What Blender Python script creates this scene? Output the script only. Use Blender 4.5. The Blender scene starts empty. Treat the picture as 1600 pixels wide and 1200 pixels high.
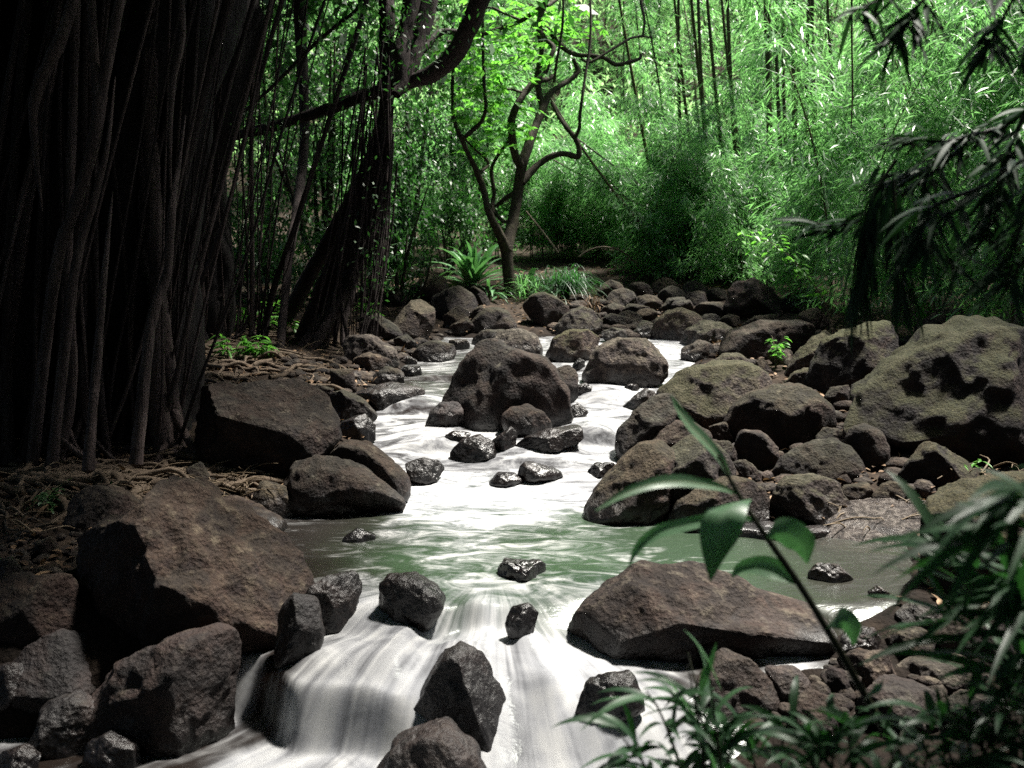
import bpy, bmesh, math, random
import numpy as np

# ---------------------------------------------------------------- camera, sky, sun, exposure
scene = bpy.context.scene
COL = scene.collection
F = 1537.0            # focal length in photo pixels (1600 wide)
HOR = 400.0           # horizon row in the photo
CAM_H = 2.0
cam = bpy.data.cameras.new("camera")
cam_o = bpy.data.objects.new("camera", cam)
COL.objects.link(cam_o)
cam_o.location = (0, 0, CAM_H)
cam_o.rotation_euler = (math.radians(90), 0, 0)
cam.sensor_width = 36.0
cam.lens = 36.0 * F / 1600.0
cam.shift_y = -(600.0 - HOR) / 1600.0
cam.clip_start = 0.05
cam.clip_end = 400
cam.dof.use_dof = True
cam.dof.focus_distance = 8.5
cam.dof.aperture_fstop = 2.6
scene.camera = cam_o

SUN_EL, SUN_AZ = math.radians(67), math.radians(62)   # azimuth measured from +Y towards +X
w = bpy.data.worlds.new("World")
scene.world = w
w.use_nodes = True
nt = w.node_tree
sky = nt.nodes.new("ShaderNodeTexSky")
sky.sky_type = 'NISHITA'
sky.sun_disc = False
sky.sun_elevation = SUN_EL
sky.sun_rotation = SUN_AZ
sky.air_density = 1.0
sky.dust_density = 3.0
nt.links.new(sky.outputs[0], nt.nodes["Background"].inputs[0])
nt.nodes["Background"].inputs[1].default_value = 0.05
sun = bpy.data.lights.new("sun", 'SUN')
sun.energy = 5.0
sun.angle = math.radians(5)
sun.color = (1.0, 0.96, 0.88)
sun_o = bpy.data.objects.new("sun", sun)
COL.objects.link(sun_o)
from mathutils import Vector
sd = Vector((math.sin(SUN_AZ) * math.cos(SUN_EL), math.cos(SUN_AZ) * math.cos(SUN_EL), math.sin(SUN_EL)))
sun_o.rotation_euler = (-sd).to_track_quat('-Z', 'Y').to_euler()
sun_o.location = (10, 20, 30)

scene.view_settings.view_transform = 'Standard'
scene.view_settings.look = 'None'
scene.view_settings.exposure = 1.95
scene.view_settings.gamma = 1.0
scene.render.engine = 'CYCLES'
cy = scene.cycles
cy.max_bounces = 6
cy.diffuse_bounces = 3
cy.glossy_bounces = 2
cy.transmission_bounces = 4
cy.transparent_max_bounces = 8
cy.caustics_reflective = False
cy.caustics_refractive = False
cy.sample_clamp_indirect = 1.5
cy.sample_clamp_direct = 6.0
cy.use_denoising = False

# ---------------------------------------------------------------- helpers
def lin(t): return t
def ss(a, b, x):
    t = np.clip((x - a) / (b - a), 0, 1)
    return t * t * (3 - 2 * t)

def P(px, row, y):
    """photo pixel -> world point at distance y in front of the viewpoint"""
    return np.array([(px - 800.0) / F * y, y, CAM_H - (row - HOR) / F * y])

def _hash(ix, iy, iz, seed):
    h = (ix.astype(np.int64) * 374761393 + iy.astype(np.int64) * 668265263 + iz.astype(np.int64) * 2147483647 + seed * 1274126177) & 0xffffffff
    h = ((h ^ (h >> 13)) * 1274126177) & 0xffffffff
    h = h ^ (h >> 16)
    return (h & 0xffff).astype(np.float64) / 32767.5 - 1.0

def vnoise(p, seed=0):
    """smooth value noise in [-1,1] on an (N,3) array"""
    i = np.floor(p).astype(np.int64)
    f = p - i
    u = f * f * f * (f * (f * 6 - 15) + 10)
    r = 0
    for dx in (0, 1):
        wx = u[:, 0] if dx else 1 - u[:, 0]
        for dy in (0, 1):
            wy = u[:, 1] if dy else 1 - u[:, 1]
            for dz in (0, 1):
                wz = u[:, 2] if dz else 1 - u[:, 2]
                r = r + wx * wy * wz * _hash(i[:, 0] + dx, i[:, 1] + dy, i[:, 2] + dz, seed)
    return r

def fbm(p, octaves=4, seed=0, gain=0.5, lac=2.03):
    r = 0; a = 1.0; t = 0
    for o in range(octaves):
        r = r + a * vnoise(p * (lac ** o) + 17.3 * o, seed + o)
        t += a; a *= gain
    return r / t

def mesh_obj(name, verts, faces, mat, parent=None, smooth=True, attrs=None):
    """verts (N,3); faces = array (M,k) or list of such arrays"""
    me = bpy.data.meshes.new(name)
    verts = np.asarray(verts, dtype=np.float32)
    if not isinstance(faces, (list, tuple)):
        faces = [faces]
    faces = [np.asarray(f, dtype=np.int32) for f in faces if len(f)]
    idx = np.concatenate([f.ravel() for f in faces])
    tot = np.concatenate([np.full(len(f), f.shape[1], dtype=np.int32) for f in faces])
    start = np.concatenate([[0], np.cumsum(tot)[:-1]]).astype(np.int32)
    me.vertices.add(len(verts)); me.vertices.foreach_set("co", verts.ravel())
    me.loops.add(len(idx)); me.loops.foreach_set("vertex_index", idx)
    me.polygons.add(len(tot)); me.polygons.foreach_set("loop_start", start)
    me.update(calc_edges=True)
    if smooth:
        me.polygons.foreach_set("use_smooth", np.ones(len(tot), dtype=bool))
    for k, v in (attrs or {}).items():
        v = np.asarray(v, dtype=np.float32)
        if v.ndim == 1:
            a = me.attributes.new(k, 'FLOAT', 'POINT'); a.data.foreach_set("value", v)
        else:
            a = me.attributes.new(k, 'FLOAT_VECTOR', 'POINT'); a.data.foreach_set("vector", v.ravel())
    me.materials.append(mat)
    o = bpy.data.objects.new(name, me)
    COL.objects.link(o)
    if parent is not None:
        o.parent = parent
        o.matrix_parent_inverse = parent.matrix_world.inverted() if False else o.matrix_parent_inverse
    return o

def tag(o, label=None, cat=None, group=None, kind=None):
    if label: o["label"] = label
    if cat: o["category"] = cat
    if group: o["group"] = group
    if kind: o["kind"] = kind
    return o

def thing(name, label, cat, group=None, loc=(0, 0, 0)):
    o = bpy.data.objects.new(name, None)
    COL.objects.link(o)
    o.location = loc
    o.empty_display_size = 0.2
    return tag(o, label, cat, group)

class Geo:
    """collects verts / faces for one mesh"""
    def __init__(s): s.v = []; s.f = {}; s.n = 0; s.at = {}
    def add(s, v, f, **at):
        v = np.asarray(v, dtype=np.float64); f = np.asarray(f)
        s.v.append(v); s.f.setdefault(f.shape[1], []).append(f + s.n)
        s.n += len(v)
        for k, x in at.items():
            s.at.setdefault(k, []).append(np.broadcast_to(x, (len(v),)) if np.ndim(x) < 2 else x)
    def build(s, name, mat, parent=None, smooth=True, origin=None):
        v = np.concatenate(s.v)
        if origin is not None: v = v - np.asarray(origin)
        fs = [np.concatenate(x) for x in s.f.values()]
        at = {k: np.concatenate(x) for k, x in s.at.items()}
        return mesh_obj(name, v, fs, mat, parent, smooth, at)

def catmull(pts, n):
    """resample control points (K,D) with a Catmull-Rom curve, n samples per span"""
    p = np.asarray(pts, dtype=float)
    if len(p) < 3: 
        t = np.linspace(0, 1, n + 1)[:, None]
        return p[0] * (1 - t) + p[-1] * t
    q = np.vstack([2 * p[0] - p[1], p, 2 * p[-1] - p[-2]])
    out = []
    for i in range(1, len(q) - 2):
        t = np.linspace(0, 1, n, endpoint=False)[:, None]
        a, b, c, d = q[i - 1], q[i], q[i + 1], q[i + 2]
        out.append(0.5 * ((2 * b) + (c - a) * t + (2 * a - 5 * b + 4 * c - d) * t ** 2 + (3 * b - a - 3 * c + d) * t ** 3))
    out.append(p[-1:])
    return np.concatenate(out)

def tube(geo, pts, rad, sides=8, spans=5, rough=0.0, seed=0, lumps=6.0, cap=True, **at):
    """swept tube with varying radius and a rough skin"""
    pr = np.column_stack([np.asarray(pts, float), np.broadcast_to(np.asarray(rad, float), (len(pts),))])
    c = catmull(pr, spans)
    p, r = c[:, :3], np.maximum(c[:, 3], 1e-4)
    t = np.gradient(p, axis=0); t /= np.linalg.norm(t, axis=1)[:, None] + 1e-9
    ref = np.array([0.31, 0.95, 0.05]) if abs(t[0, 1]) < 0.8 else np.array([1, 0, 0.1])
    a = np.cross(t, ref); a /= np.linalg.norm(a, axis=1)[:, None] + 1e-9
    b = np.cross(t, a)
    th = np.linspace(0, 2 * np.pi, sides, endpoint=False)
    ring = a[:, None, :] * np.cos(th)[None, :, None] + b[:, None, :] * np.sin(th)[None, :, None]
    R = np.repeat(r[:, None], sides, 1)
    if rough:
        pos = (p[:, None, :] + ring * R[..., None]).reshape(-1, 3)
        nz = fbm(pos * np.array([lumps, lumps, lumps * 0.3]) / max(r.max(), 0.02) * 0.2, 3, seed).reshape(R.shape)
        R = R * (1 + rough * nz)
    v = (p[:, None, :] + ring * R[..., None]).reshape(-1, 3)
    m = len(p)
    i = np.arange(m - 1)[:, None] * sides; j = np.arange(sides)[None, :]; k = (j + 1) % sides
    f = np.stack([i + j, i + k, i + sides + k, i + sides + j], -1).reshape(-1, 4)
    geo.add(v, f, **at)
    if cap:
        base = (m - 1) * sides
        vv = np.vstack([v[base:], p[-1:] + t[-1:] * r[-1] * 0.6])
        geo.add(vv, np.stack([np.arange(sides), (np.arange(sides) + 1) % sides, np.full(sides, sides)], -1), **at)

def leaves(geo, base, d, nrm, L, W, segs=2, droop=0.0, curl=0.0, shape=1.0):
    """many lance-shaped leaves: base (N,3), direction d, surface normal hint nrm, length L, width W"""
    N = len(base)
    L = np.broadcast_to(L, (N,)); W = np.broadcast_to(W, (N,))
    d = d / (np.linalg.norm(d, axis=1)[:, None] + 1e-9)
    s = np.cross(d, nrm); s /= np.linalg.norm(s, axis=1)[:, None] + 1e-9
    up = np.cross(s, d)
    ts = np.linspace(0, 1, segs + 1)
    prof = np.sin(np.pi * np.clip(ts, 0, 1) ** (0.75 * shape)) ** 0.8
    prof[0] = 0.10 if segs > 2 else 0.0; prof[-1] = 0.0
    verts = []
    for t, wv in zip(ts, prof):
        c = base + d * (L * t)[:, None]
        c = c + np.array([0, 0, -1.0]) * (droop * L * t * t)[:, None] + up * (curl * L * (t * (1 - t)))[:, None]
        e = s * (W * 0.5 * wv)[:, None] 
        fold = up * (W * 0.12 * wv)[:, None]
        if segs <= 2:
            verts += [c - e, c + e] if wv > 0 else [c]
        else:
            verts += [c - e + fold, c, c + e + fold] if wv > 0 else [c]
    if segs <= 2:      # diamond: base, left, right, tip
        v = np.stack(verts, 1)           # (N, 4, 3)
        k = np.arange(N)[:, None] * 4
        f = np.stack([k[:, 0], k[:, 0] + 1, k[:, 0] + 3, k[:, 0] + 2], -1)
        geo.add(v.reshape(-1, 3), f, rnd=np.repeat(np.random.RandomState(N).rand(N), 4))
        return
    v = np.stack(verts, 1); M = v.shape[1]
    k = (np.arange(N) * M)[:, None]
    q = []
    for i in range(segs - 1):
        a = i * 3
        q += [[a, a + 1, a + 4, a + 3], [a + 1, a + 2, a + 5, a + 4]]
    q = np.array(q)
    a = (segs - 1) * 3
    tr = np.array([[a, a + 1, a + 3], [a + 1, a + 2, a + 3]])
    rn = np.repeat(np.random.RandomState(N).rand(N), M)
    n0 = geo.n
    geo.add(v.reshape(-1, 3), (k[:, None, :] + q[None]).reshape(-1, 4), rnd=rn)
    geo.f.setdefault(3, []).append((k[:, None, :] + tr[None]).reshape(-1, 3) + n0)

def copy_thing(root, loc, rz=0.0, scale=None, label=None, group=None):
    """a copy of a thing with copies of its parts and sub-parts"""
    r = root.copy(); COL.objects.link(r)
    r.location = loc; r.rotation_euler = (0, 0, rz)
    if scale is not None: r.scale = scale
    if label: r["label"] = label
    if group: r["group"] = group
    for ch in list(root.children):
        c = ch.copy(); COL.objects.link(c); c.parent = r
        for g in list(ch.children):
            e = g.copy(); COL.objects.link(e); e.parent = c
    return r

# ---------------------------------------------------------------- materials
def new_mat(name):
    m = bpy.data.materials.new(name); m.use_nodes = True
    n = m.node_tree.nodes; l = m.node_tree.links
    n.clear()
    out = n.new("ShaderNodeOutputMaterial")
    return m, n, l, out

def node(n, kind, **kw):
    x = n.new(kind)
    for k, v in kw.items():
        if k.startswith("i_"):
            key = k[2:]
            x.inputs[int(key) if key.isdigit() else key.replace("_", " ")].default_value = v
        else:
            setattr(x, k, v)
    return x

def ramp(n, stops, interp='LINEAR'):
    r = n.new("ShaderNodeValToRGB"); r.color_ramp.interpolation = interp
    e = r.color_ramp.elements
    while len(e) < len(stops): e.new(0.5)
    for x, (p, c) in zip(e, stops):
        x.position = p; x.color = (*c, 1) if len(c) == 3 else c
    return r

def mixc(n, l, fac, a, b, blend='MIX'):
    m = n.new("ShaderNodeMix"); m.data_type = 'RGBA'; m.blend_type = blend
    for sock, val in ((m.inputs[0], fac), (m.inputs[6], a), (m.inputs[7], b)):
        if hasattr(val, "default_value") or hasattr(val, "links"): l.new(val, sock)
        elif isinstance(val, (int, float)): sock.default_value = val
        else: sock.default_value = (*val, 1)
    return m.outputs[2]

def mth(n, l, op, a, b=0.0, c=None, clamp=False):
    m = n.new("ShaderNodeMath"); m.operation = op; m.use_clamp = clamp
    for sock, val in zip(m.inputs, (a, b, c)):
        if val is None: continue
        if isinstance(val, (int, float)): sock.default_value = val
        else: l.new(val, sock)
    return m.outputs[0]

def noise(n, l, vec, scale, detail=4, rough=0.55, dist=0.0):
    x = n.new("ShaderNodeTexNoise"); x.inputs["Scale"].default_value = scale
    x.inputs["Detail"].default_value = detail; x.inputs["Roughness"].default_value = rough
    x.inputs["Distortion"].default_value = dist
    l.new(vec, x.inputs["Vector"])
    return x.outputs[0]

def rock_material():
    m, n, l, out = new_mat("rock")
    geo = n.new("ShaderNodeNewGeometry"); pos = geo.outputs["Position"]
    def at(k):
        a = n.new("ShaderNodeAttribute"); a.attribute_name = k; return a.outputs["Fac"]
    wet, moss, tone = at("wet"), at("moss"), at("tone")
    n1 = noise(n, l, pos, 3.0, 6, 0.6, 0.6)
    n2 = noise(n, l, pos, 14.0, 6, 0.65)
    n3 = noise(n, l, pos, 60.0, 5, 0.7)
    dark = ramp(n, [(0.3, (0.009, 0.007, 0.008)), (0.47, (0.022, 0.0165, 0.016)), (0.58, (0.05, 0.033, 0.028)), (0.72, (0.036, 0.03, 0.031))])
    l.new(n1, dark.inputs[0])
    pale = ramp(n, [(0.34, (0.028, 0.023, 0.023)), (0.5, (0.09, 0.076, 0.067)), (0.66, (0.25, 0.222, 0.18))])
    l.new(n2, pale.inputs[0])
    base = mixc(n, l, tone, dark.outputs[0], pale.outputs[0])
    # speckle of the porous stone
    sp = ramp(n, [(0.32, (0.62, 0.6, 0.6)), (0.5, (1, 1, 1)), (0.7, (1.25, 1.23, 1.2))])
    l.new(n3, sp.inputs[0])
    base = mixc(n, l, 1.0, base, sp.outputs[0], 'MULTIPLY')
    # lichen blotches
    vor = n.new("ShaderNodeTexVoronoi"); vor.inputs["Scale"].default_value = 9.0
    l.new(pos, vor.inputs["Vector"])
    li = mth(n, l, 'SUBTRACT', 0.62, vor.outputs["Distance"])
    li = mth(n, l, 'MULTIPLY', mth(n, l, 'SUBTRACT', n2, 0.5, clamp=True), mth(n, l, 'MULTIPLY', li, 9.0), clamp=True)
    sep = n.new("ShaderNodeSeparateXYZ"); l.new(geo.outputs["Normal"], sep.inputs[0])
    upf = mth(n, l, 'SMOOTH_MIN', sep.outputs["Z"], 1.0, 0.1)
    upm = n.new("ShaderNodeMapRange"); upm.inputs[1].default_value = 0.1; upm.inputs[2].default_value = 0.75
    l.new(sep.outputs["Z"], upm.inputs[0])
    dry = mth(n, l, 'SUBTRACT', 1.0, wet)
    lf = mth(n, l, 'MULTIPLY', mth(n, l, 'MULTIPLY', li, upm.outputs[0]), mth(n, l, 'MULTIPLY', dry, 0.8))
    base = mixc(n, l, lf, base, (0.24, 0.235, 0.18))
    # moss where the stone faces up
    ma = mth(n, l, 'ADD', mth(n, l, 'MULTIPLY', n1, 1.7), mth(n, l, 'MULTIPLY', n2, 0.6))
    ma = mth(n, l, 'ADD', ma, mth(n, l, 'MULTIPLY', upm.outputs[0], 0.9))
    mf = n.new("ShaderNodeMapRange"); mf.inputs[1].default_value = 1.5; mf.inputs[2].default_value = 1.95
    l.new(ma, mf.inputs[0])
    mf2 = mth(n, l, 'MULTIPLY', mth(n, l, 'MULTIPLY', mf.outputs[0], moss), dry, clamp=True)
    mc = ramp(n, [(0.35, (0.02, 0.03, 0.009)), (0.5, (0.06, 0.074, 0.022)), (0.7, (0.13, 0.14, 0.05))])
    l.new(n3, mc.inputs[0])
    base = mixc(n, l, mf2, base, mc.outputs[0])
    base = mixc(n, l, wet, base, mixc(n, l, 1.0, base, (0.15, 0.14, 0.15), 'MULTIPLY'))
    base = mixc(n, l, 1.0, base, mixc(n, l, at("hue"), (0.70, 0.59, 0.54), (0.56, 0.55, 0.59)), 'MULTIPLY')
    bs = n.new("ShaderNodeBsdfPrincipled")
    l.new(base, bs.inputs["Base Color"])
    rg = n.new("ShaderNodeMapRange"); rg.inputs[3].default_value = 0.85; rg.inputs[4].default_value = 0.3
    l.new(wet, rg.inputs[0]); l.new(rg.outputs[0], bs.inputs["Roughness"])
    spc = n.new("ShaderNodeMapRange"); spc.inputs[3].default_value = 0.25; spc.inputs[4].default_value = 0.6
    l.new(wet, spc.inputs[0]); l.new(spc.outputs[0], bs.inputs["Specular IOR Level"])
    pit = n.new("ShaderNodeTexVoronoi"); pit.inputs["Scale"].default_value = 38.0
    l.new(pos, pit.inputs["Vector"])
    h = mth(n, l, 'ADD', mth(n, l, 'MULTIPLY', n2, 1.2), mth(n, l, 'MULTIPLY', n3, 0.38))
    h = mth(n, l, 'ADD', h, mth(n, l, 'MULTIPLY', pit.outputs["Distance"], 0.35))
    h = mth(n, l, 'MULTIPLY', h, mth(n, l, 'MULTIPLY_ADD', wet, -0.8, 1.0))
    h = mth(n, l, 'ADD', h, mth(n, l, 'MULTIPLY', mf2, mth(n, l, 'MULTIPLY', n3, 0.9)))
    bp = n.new("ShaderNodeBump"); bp.inputs["Strength"].default_value = 0.75; bp.inputs["Distance"].default_value = 0.05
    l.new(h, bp.inputs["Height"]); l.new(bp.outputs[0], bs.inputs["Normal"])
    l.new(bs.outputs[0], out.inputs[0])
    return m

def leaf_material(name, dark, mid, bright, trans, rough=0.38, spec=0.5, tr_amount=0.35):
    m, n, l, out = new_mat(name)
    a = n.new("ShaderNodeAttribute"); a.attribute_name = "rnd"
    oi = n.new("ShaderNodeObjectInfo")
    v = mth(n, l, 'ADD', mth(n, l, 'MULTIPLY', a.outputs["Fac"], 0.8), mth(n, l, 'MULTIPLY', oi.outputs["Random"], 0.2))
    r = ramp(n, [(0.0, dark), (0.5, mid), (0.93, bright), (1.0, (bright[0] * 1.6, bright[1] * 0.95, bright[2]))])
    l.new(v, r.inputs[0])
    bs = n.new("ShaderNodeBsdfPrincipled")
    l.new(r.outputs[0], bs.inputs["Base Color"])
    bs.inputs["Roughness"].default_value = rough
    bs.inputs["Specular IOR Level"].default_value = spec
    tb = n.new("ShaderNodeBsdfTranslucent")
    l.new(mixc(n, l, 0.75, r.outputs[0], trans), tb.inputs[0])
    mx = n.new("ShaderNodeMixShader"); mx.inputs[0].default_value = tr_amount
    l.new(bs.outputs[0], mx.inputs[1]); l.new(tb.outputs[0], mx.inputs[2])
    l.new(mx.outputs[0], out.inputs[0])
    return m

def bark_material(name, c0, c1, c2, scale=10.0, stretch=0.15, bump=0.6, rough=0.85):
    m, n, l, out = new_mat(name)
    geo = n.new("ShaderNodeNewGeometry")
    mp = n.new("ShaderNodeMapping"); mp.inputs["Scale"].default_value = (1, 1, stretch)
    l.new(geo.outputs["Position"], mp.inputs[0])
    a = noise(n, l, mp.outputs[0], scale, 6, 0.65, 0.3)
    b = noise(n, l, geo.outputs["Position"], 2.2, 4, 0.6)
    r = ramp(n, [(0.3, c0), (0.52, c1), (0.72, c2)])
    l.new(mth(n, l, 'ADD', mth(n, l, 'MULTIPLY', a, 0.7), mth(n, l, 'MULTIPLY', b, 0.3)), r.inputs[0])
    bs = n.new("ShaderNodeBsdfPrincipled"); bs.inputs["Roughness"].default_value = rough
    bs.inputs["Specular IOR Level"].default_value = 0.25
    l.new(r.outputs[0], bs.inputs["Base Color"])
    f = noise(n, l, mp.outputs[0], scale * 5, 4, 0.6)
    bp = n.new("ShaderNodeBump"); bp.inputs["Strength"].default_value = bump; bp.inputs["Distance"].default_value = 0.03
    l.new(mth(n, l, 'ADD', a, mth(n, l, 'MULTIPLY', f, 0.4)), bp.inputs["Height"]); l.new(bp.outputs[0], bs.inputs["Normal"])
    l.new(bs.outputs[0], out.inputs[0])
    return m

def simple_mat(name, stops, scale, rough=0.8, bump=0.3, spec=0.3):
    m, n, l, out = new_mat(name)
    geo = n.new("ShaderNodeNewGeometry")
    a = noise(n, l, geo.outputs["Position"], scale, 6, 0.65, 0.4)
    r = ramp(n, stops); l.new(a, r.inputs[0])
    bs = n.new("ShaderNodeBsdfPrincipled"); bs.inputs["Roughness"].default_value = rough
    bs.inputs["Specular IOR Level"].default_value = spec
    wt = n.new("ShaderNodeAttribute"); wt.attribute_name = "wet"
    l.new(mixc(n, l, wt.outputs["Fac"], r.outputs[0], mixc(n, l, 1.0, r.outputs[0], (0.3, 0.28, 0.27), 'MULTIPLY')), bs.inputs["Base Color"])
    f = noise(n, l, geo.outputs["Position"], scale * 6, 4, 0.6)
    bp = n.new("ShaderNodeBump"); bp.inputs["Strength"].default_value = bump; bp.inputs["Distance"].default_value = 0.04
    l.new(mth(n, l, 'ADD', a, f), bp.inputs["Height"]); l.new(bp.outputs[0], bs.inputs["Normal"])
    l.new(bs.outputs[0], out.inputs[0])
    return m

def water_material():
    """long-exposure stream: silky white foam over clear green water"""
    m, n, l, out = new_mat("stream_water")
    geo = n.new("ShaderNodeNewGeometry"); pos = geo.outputs["Position"]
    def at(k, o="Fac"):
        a = n.new("ShaderNodeAttribute"); a.attribute_name = k; return a.outputs[o]
    foam, cas = at("foam"), at("cas")
    flow = at("flow", "Vector")        # (across, along) of the fanning cascade
    mp = n.new("ShaderNodeMapping"); mp.inputs["Scale"].default_value = (9, 0.9, 1)
    l.new(flow, mp.inputs[0])
    s1 = noise(n, l, mp.outputs[0], 1.0, 2, 0.5, 0.5)
    mp1 = n.new("ShaderNodeMapping"); mp1.inputs["Scale"].default_value = (26, 1.3, 1)
    l.new(flow, mp1.inputs[0])
    s1b = noise(n, l, mp1.outputs[0], 1.0, 2, 0.5, 0.3)
    s3 = noise(n, l, pos, 4.0, 3, 0.55, 0.6)
    s1 = mth(n, l, 'ADD', mth(n, l, 'MULTIPLY', s1, 0.42), mth(n, l, 'ADD', mth(n, l, 'MULTIPLY', s1b, 0.23), mth(n, l, 'MULTIPLY', s3, 0.35)))
    mp2 = n.new("ShaderNodeMapping"); mp2.inputs["Scale"].default_value = (1.0, 2.2, 1.0)
    l.new(pos, mp2.inputs[0])
    s2 = noise(n, l, mp2.outputs[0], 2.6, 6, 0.68, 1.2)
    st = n.new("ShaderNodeMix"); st.data_type = 'FLOAT'
    l.new(cas, st.inputs[0]); l.new(s2, st.inputs[2]); l.new(s1, st.inputs[3])
    streak = st.outputs[0]
    # foam cover: attribute threshold softened by the streaks
    f = mth(n, l, 'ADD', foam, mth(n, l, 'MULTIPLY', mth(n, l, 'SUBTRACT', streak, 0.5), 1.9))
    fr = n.new("ShaderNodeMapRange"); fr.interpolation_type = 'SMOOTHSTEP'
    fr.inputs[1].default_value = 0.10; fr.inputs[2].default_value = 0.95
    l.new(f, fr.inputs[0])
    fm = mth(n, l, 'MULTIPLY', fr.outputs[0], 0.97)
    # clear water
    fres = n.new("ShaderNodeFresnel"); fres.inputs[0].default_value = 1.33
    bp = n.new("ShaderNodeBump"); bp.inputs["Strength"].default_value = 0.25; bp.inputs["Distance"].default_value = 0.03
    mp3 = n.new("ShaderNodeMapping"); mp3.inputs["Scale"].default_value = (5, 11, 5)
    l.new(pos, mp3.inputs[0])
    w2 = noise(n, l, mp3.outputs[0], 1.0, 4, 0.6, 0.8)
    l.new(mth(n, l, 'ADD', w2, mth(n, l, 'MULTIPLY', streak, 0.6)), bp.inputs["Height"])
    l.new(bp.outputs[0], fres.inputs["Normal"])
    gl = n.new("ShaderNodeBsdfGlossy"); gl.inputs["Roughness"].default_value = 0.27
    gl.inputs["Color"].default_value = (0.9, 0.95, 0.92, 1)
    l.new(bp.outputs[0], gl.inputs["Normal"])
    tr = n.new("ShaderNodeBsdfTransparent"); 
    df = n.new("ShaderNodeBsdfDiffuse")
    green = at("green")
    l.new(mixc(n, l, green, (0.026, 0.017, 0.013), (0.02, 0.042, 0.018)), df.inputs[0])
    l.new(mixc(n, l, green, (0.45, 0.33, 0.26), (0.3, 0.5, 0.3)), tr.inputs[0])
    body = n.new("ShaderNodeMixShader")
    l.new(mth(n, l, 'MULTIPLY_ADD', green, 0.38, 0.32), body.inputs[0])
    l.new(tr.outputs[0], body.inputs[1]); l.new(df.outputs[0], body.inputs[2])
    clear = n.new("ShaderNodeMixShader")
    l.new(fres.outputs[0], clear.inputs[0]); l.new(body.outputs[0], clear.inputs[1]); l.new(gl.outputs[0], clear.inputs[2])
    # foam
    fb = n.new("ShaderNodeBsdfPrincipled")
    sc = ramp(n, [(0.32, (0.11, 0.115, 0.13)), (0.47, (0.25, 0.255, 0.27)), (0.64, (0.42, 0.42, 0.415))])
    l.new(streak, sc.inputs[0]); l.new(sc.outputs[0], fb.inputs["Base Color"])
    fb.inputs["Roughness"].default_value = 0.55
    fb.inputs["Specular IOR Level"].default_value = 0.08
    bp2 = n.new("ShaderNodeBump"); bp2.inputs["Strength"].default_value = 0.15; bp2.inputs["Distance"].default_value = 0.03
    l.new(streak, bp2.inputs["Height"]); l.new(bp2.outputs[0], fb.inputs["Normal"])
    mx = n.new("ShaderNodeMixShader")
    l.new(fm, mx.inputs[0]); l.new(clear.outputs[0], mx.inputs[1]); l.new(fb.outputs[0], mx.inputs[2])
    l.new(mx.outputs[0], out.inputs[0])
    return m

M = {}
M['rock'] = rock_material()
M['water'] = water_material()
M['soil'] = simple_mat("forest_soil", [(0.3, (0.012, 0.009, 0.007)), (0.5, (0.032, 0.023, 0.017)), (0.7, (0.065, 0.047, 0.033))], 5.0, 0.95, 0.8, 0.15)
M['gravel'] = simple_mat("wet_gravel", [(0.36, (0.02, 0.016, 0.015)), (0.5, (0.075, 0.062, 0.055)), (0.66, (0.2, 0.175, 0.155))], 22.0, 0.35, 0.9, 0.5)
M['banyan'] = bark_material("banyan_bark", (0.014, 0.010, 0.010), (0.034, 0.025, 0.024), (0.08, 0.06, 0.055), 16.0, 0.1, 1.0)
M['core'] = bark_material("banyan_core", (0.006, 0.005, 0.005), (0.014, 0.011, 0.011), (0.03, 0.023, 0.021), 16.0, 0.1, 1.0)  # banyan bark darkened again: shade behind the hanging roots put into its colour
M['root'] = bark_material("root_bark", (0.045, 0.032, 0.023), (0.115, 0.085, 0.06), (0.22, 0.172, 0.125), 14.0, 0.6, 0.6)
M['bark'] = bark_material("mossy_bark", (0.018, 0.014, 0.011), (0.042, 0.034, 0.024), (0.075, 0.072, 0.04), 12.0, 0.4, 0.7)
M['culm'] = bark_material("bamboo_culm", (0.035, 0.035, 0.018), (0.075, 0.065, 0.03), (0.13, 0.1, 0.045), 5.0, 0.6, 0.15, 0.5)
M['deadcane'] = bark_material("dead_cane", (0.06, 0.042, 0.026), (0.13, 0.097, 0.062), (0.22, 0.175, 0.12), 9.0, 0.5, 0.2, 0.6)
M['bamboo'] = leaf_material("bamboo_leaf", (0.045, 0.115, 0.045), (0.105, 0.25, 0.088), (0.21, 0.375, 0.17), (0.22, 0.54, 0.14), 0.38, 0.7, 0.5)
M['broad'] = leaf_material("broad_leaf", (0.018, 0.045, 0.018), (0.035, 0.085, 0.03), (0.06, 0.13, 0.045), (0.06, 0.25, 0.03), 0.45, 0.4, 0.25)
M['canopy'] = leaf_material("canopy_leaf", (0.02, 0.04, 0.016), (0.035, 0.07, 0.025), (0.05, 0.1, 0.035), (0.05, 0.18, 0.03), 0.5, 0.3, 0.15)
M['bright'] = leaf_material("fresh_leaf", (0.06, 0.16, 0.03), (0.1, 0.27, 0.05), (0.15, 0.34, 0.08), (0.2, 0.6, 0.06), 0.4, 0.4, 0.5)
M['strap'] = leaf_material("strap_leaf", (0.06, 0.14, 0.06), (0.1, 0.22, 0.095), (0.16, 0.3, 0.15), (0.14, 0.42, 0.08), 0.28, 0.7, 0.25)
M['litter'] = leaf_material("dry_leaf", (0.05, 0.03, 0.018), (0.13, 0.08, 0.045), (0.26, 0.17, 0.1), (0.2, 0.12, 0.05), 0.7, 0.3, 0.1)
M['far'] = leaf_material("far_lit_leaf", (0.17, 0.33, 0.11), (0.28, 0.5, 0.19), (0.42, 0.62, 0.33), (0.45, 0.75, 0.3), 0.6, 0.3, 0.55)  # paler than real leaves: the slope's sunlit glow put into the colour
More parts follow.
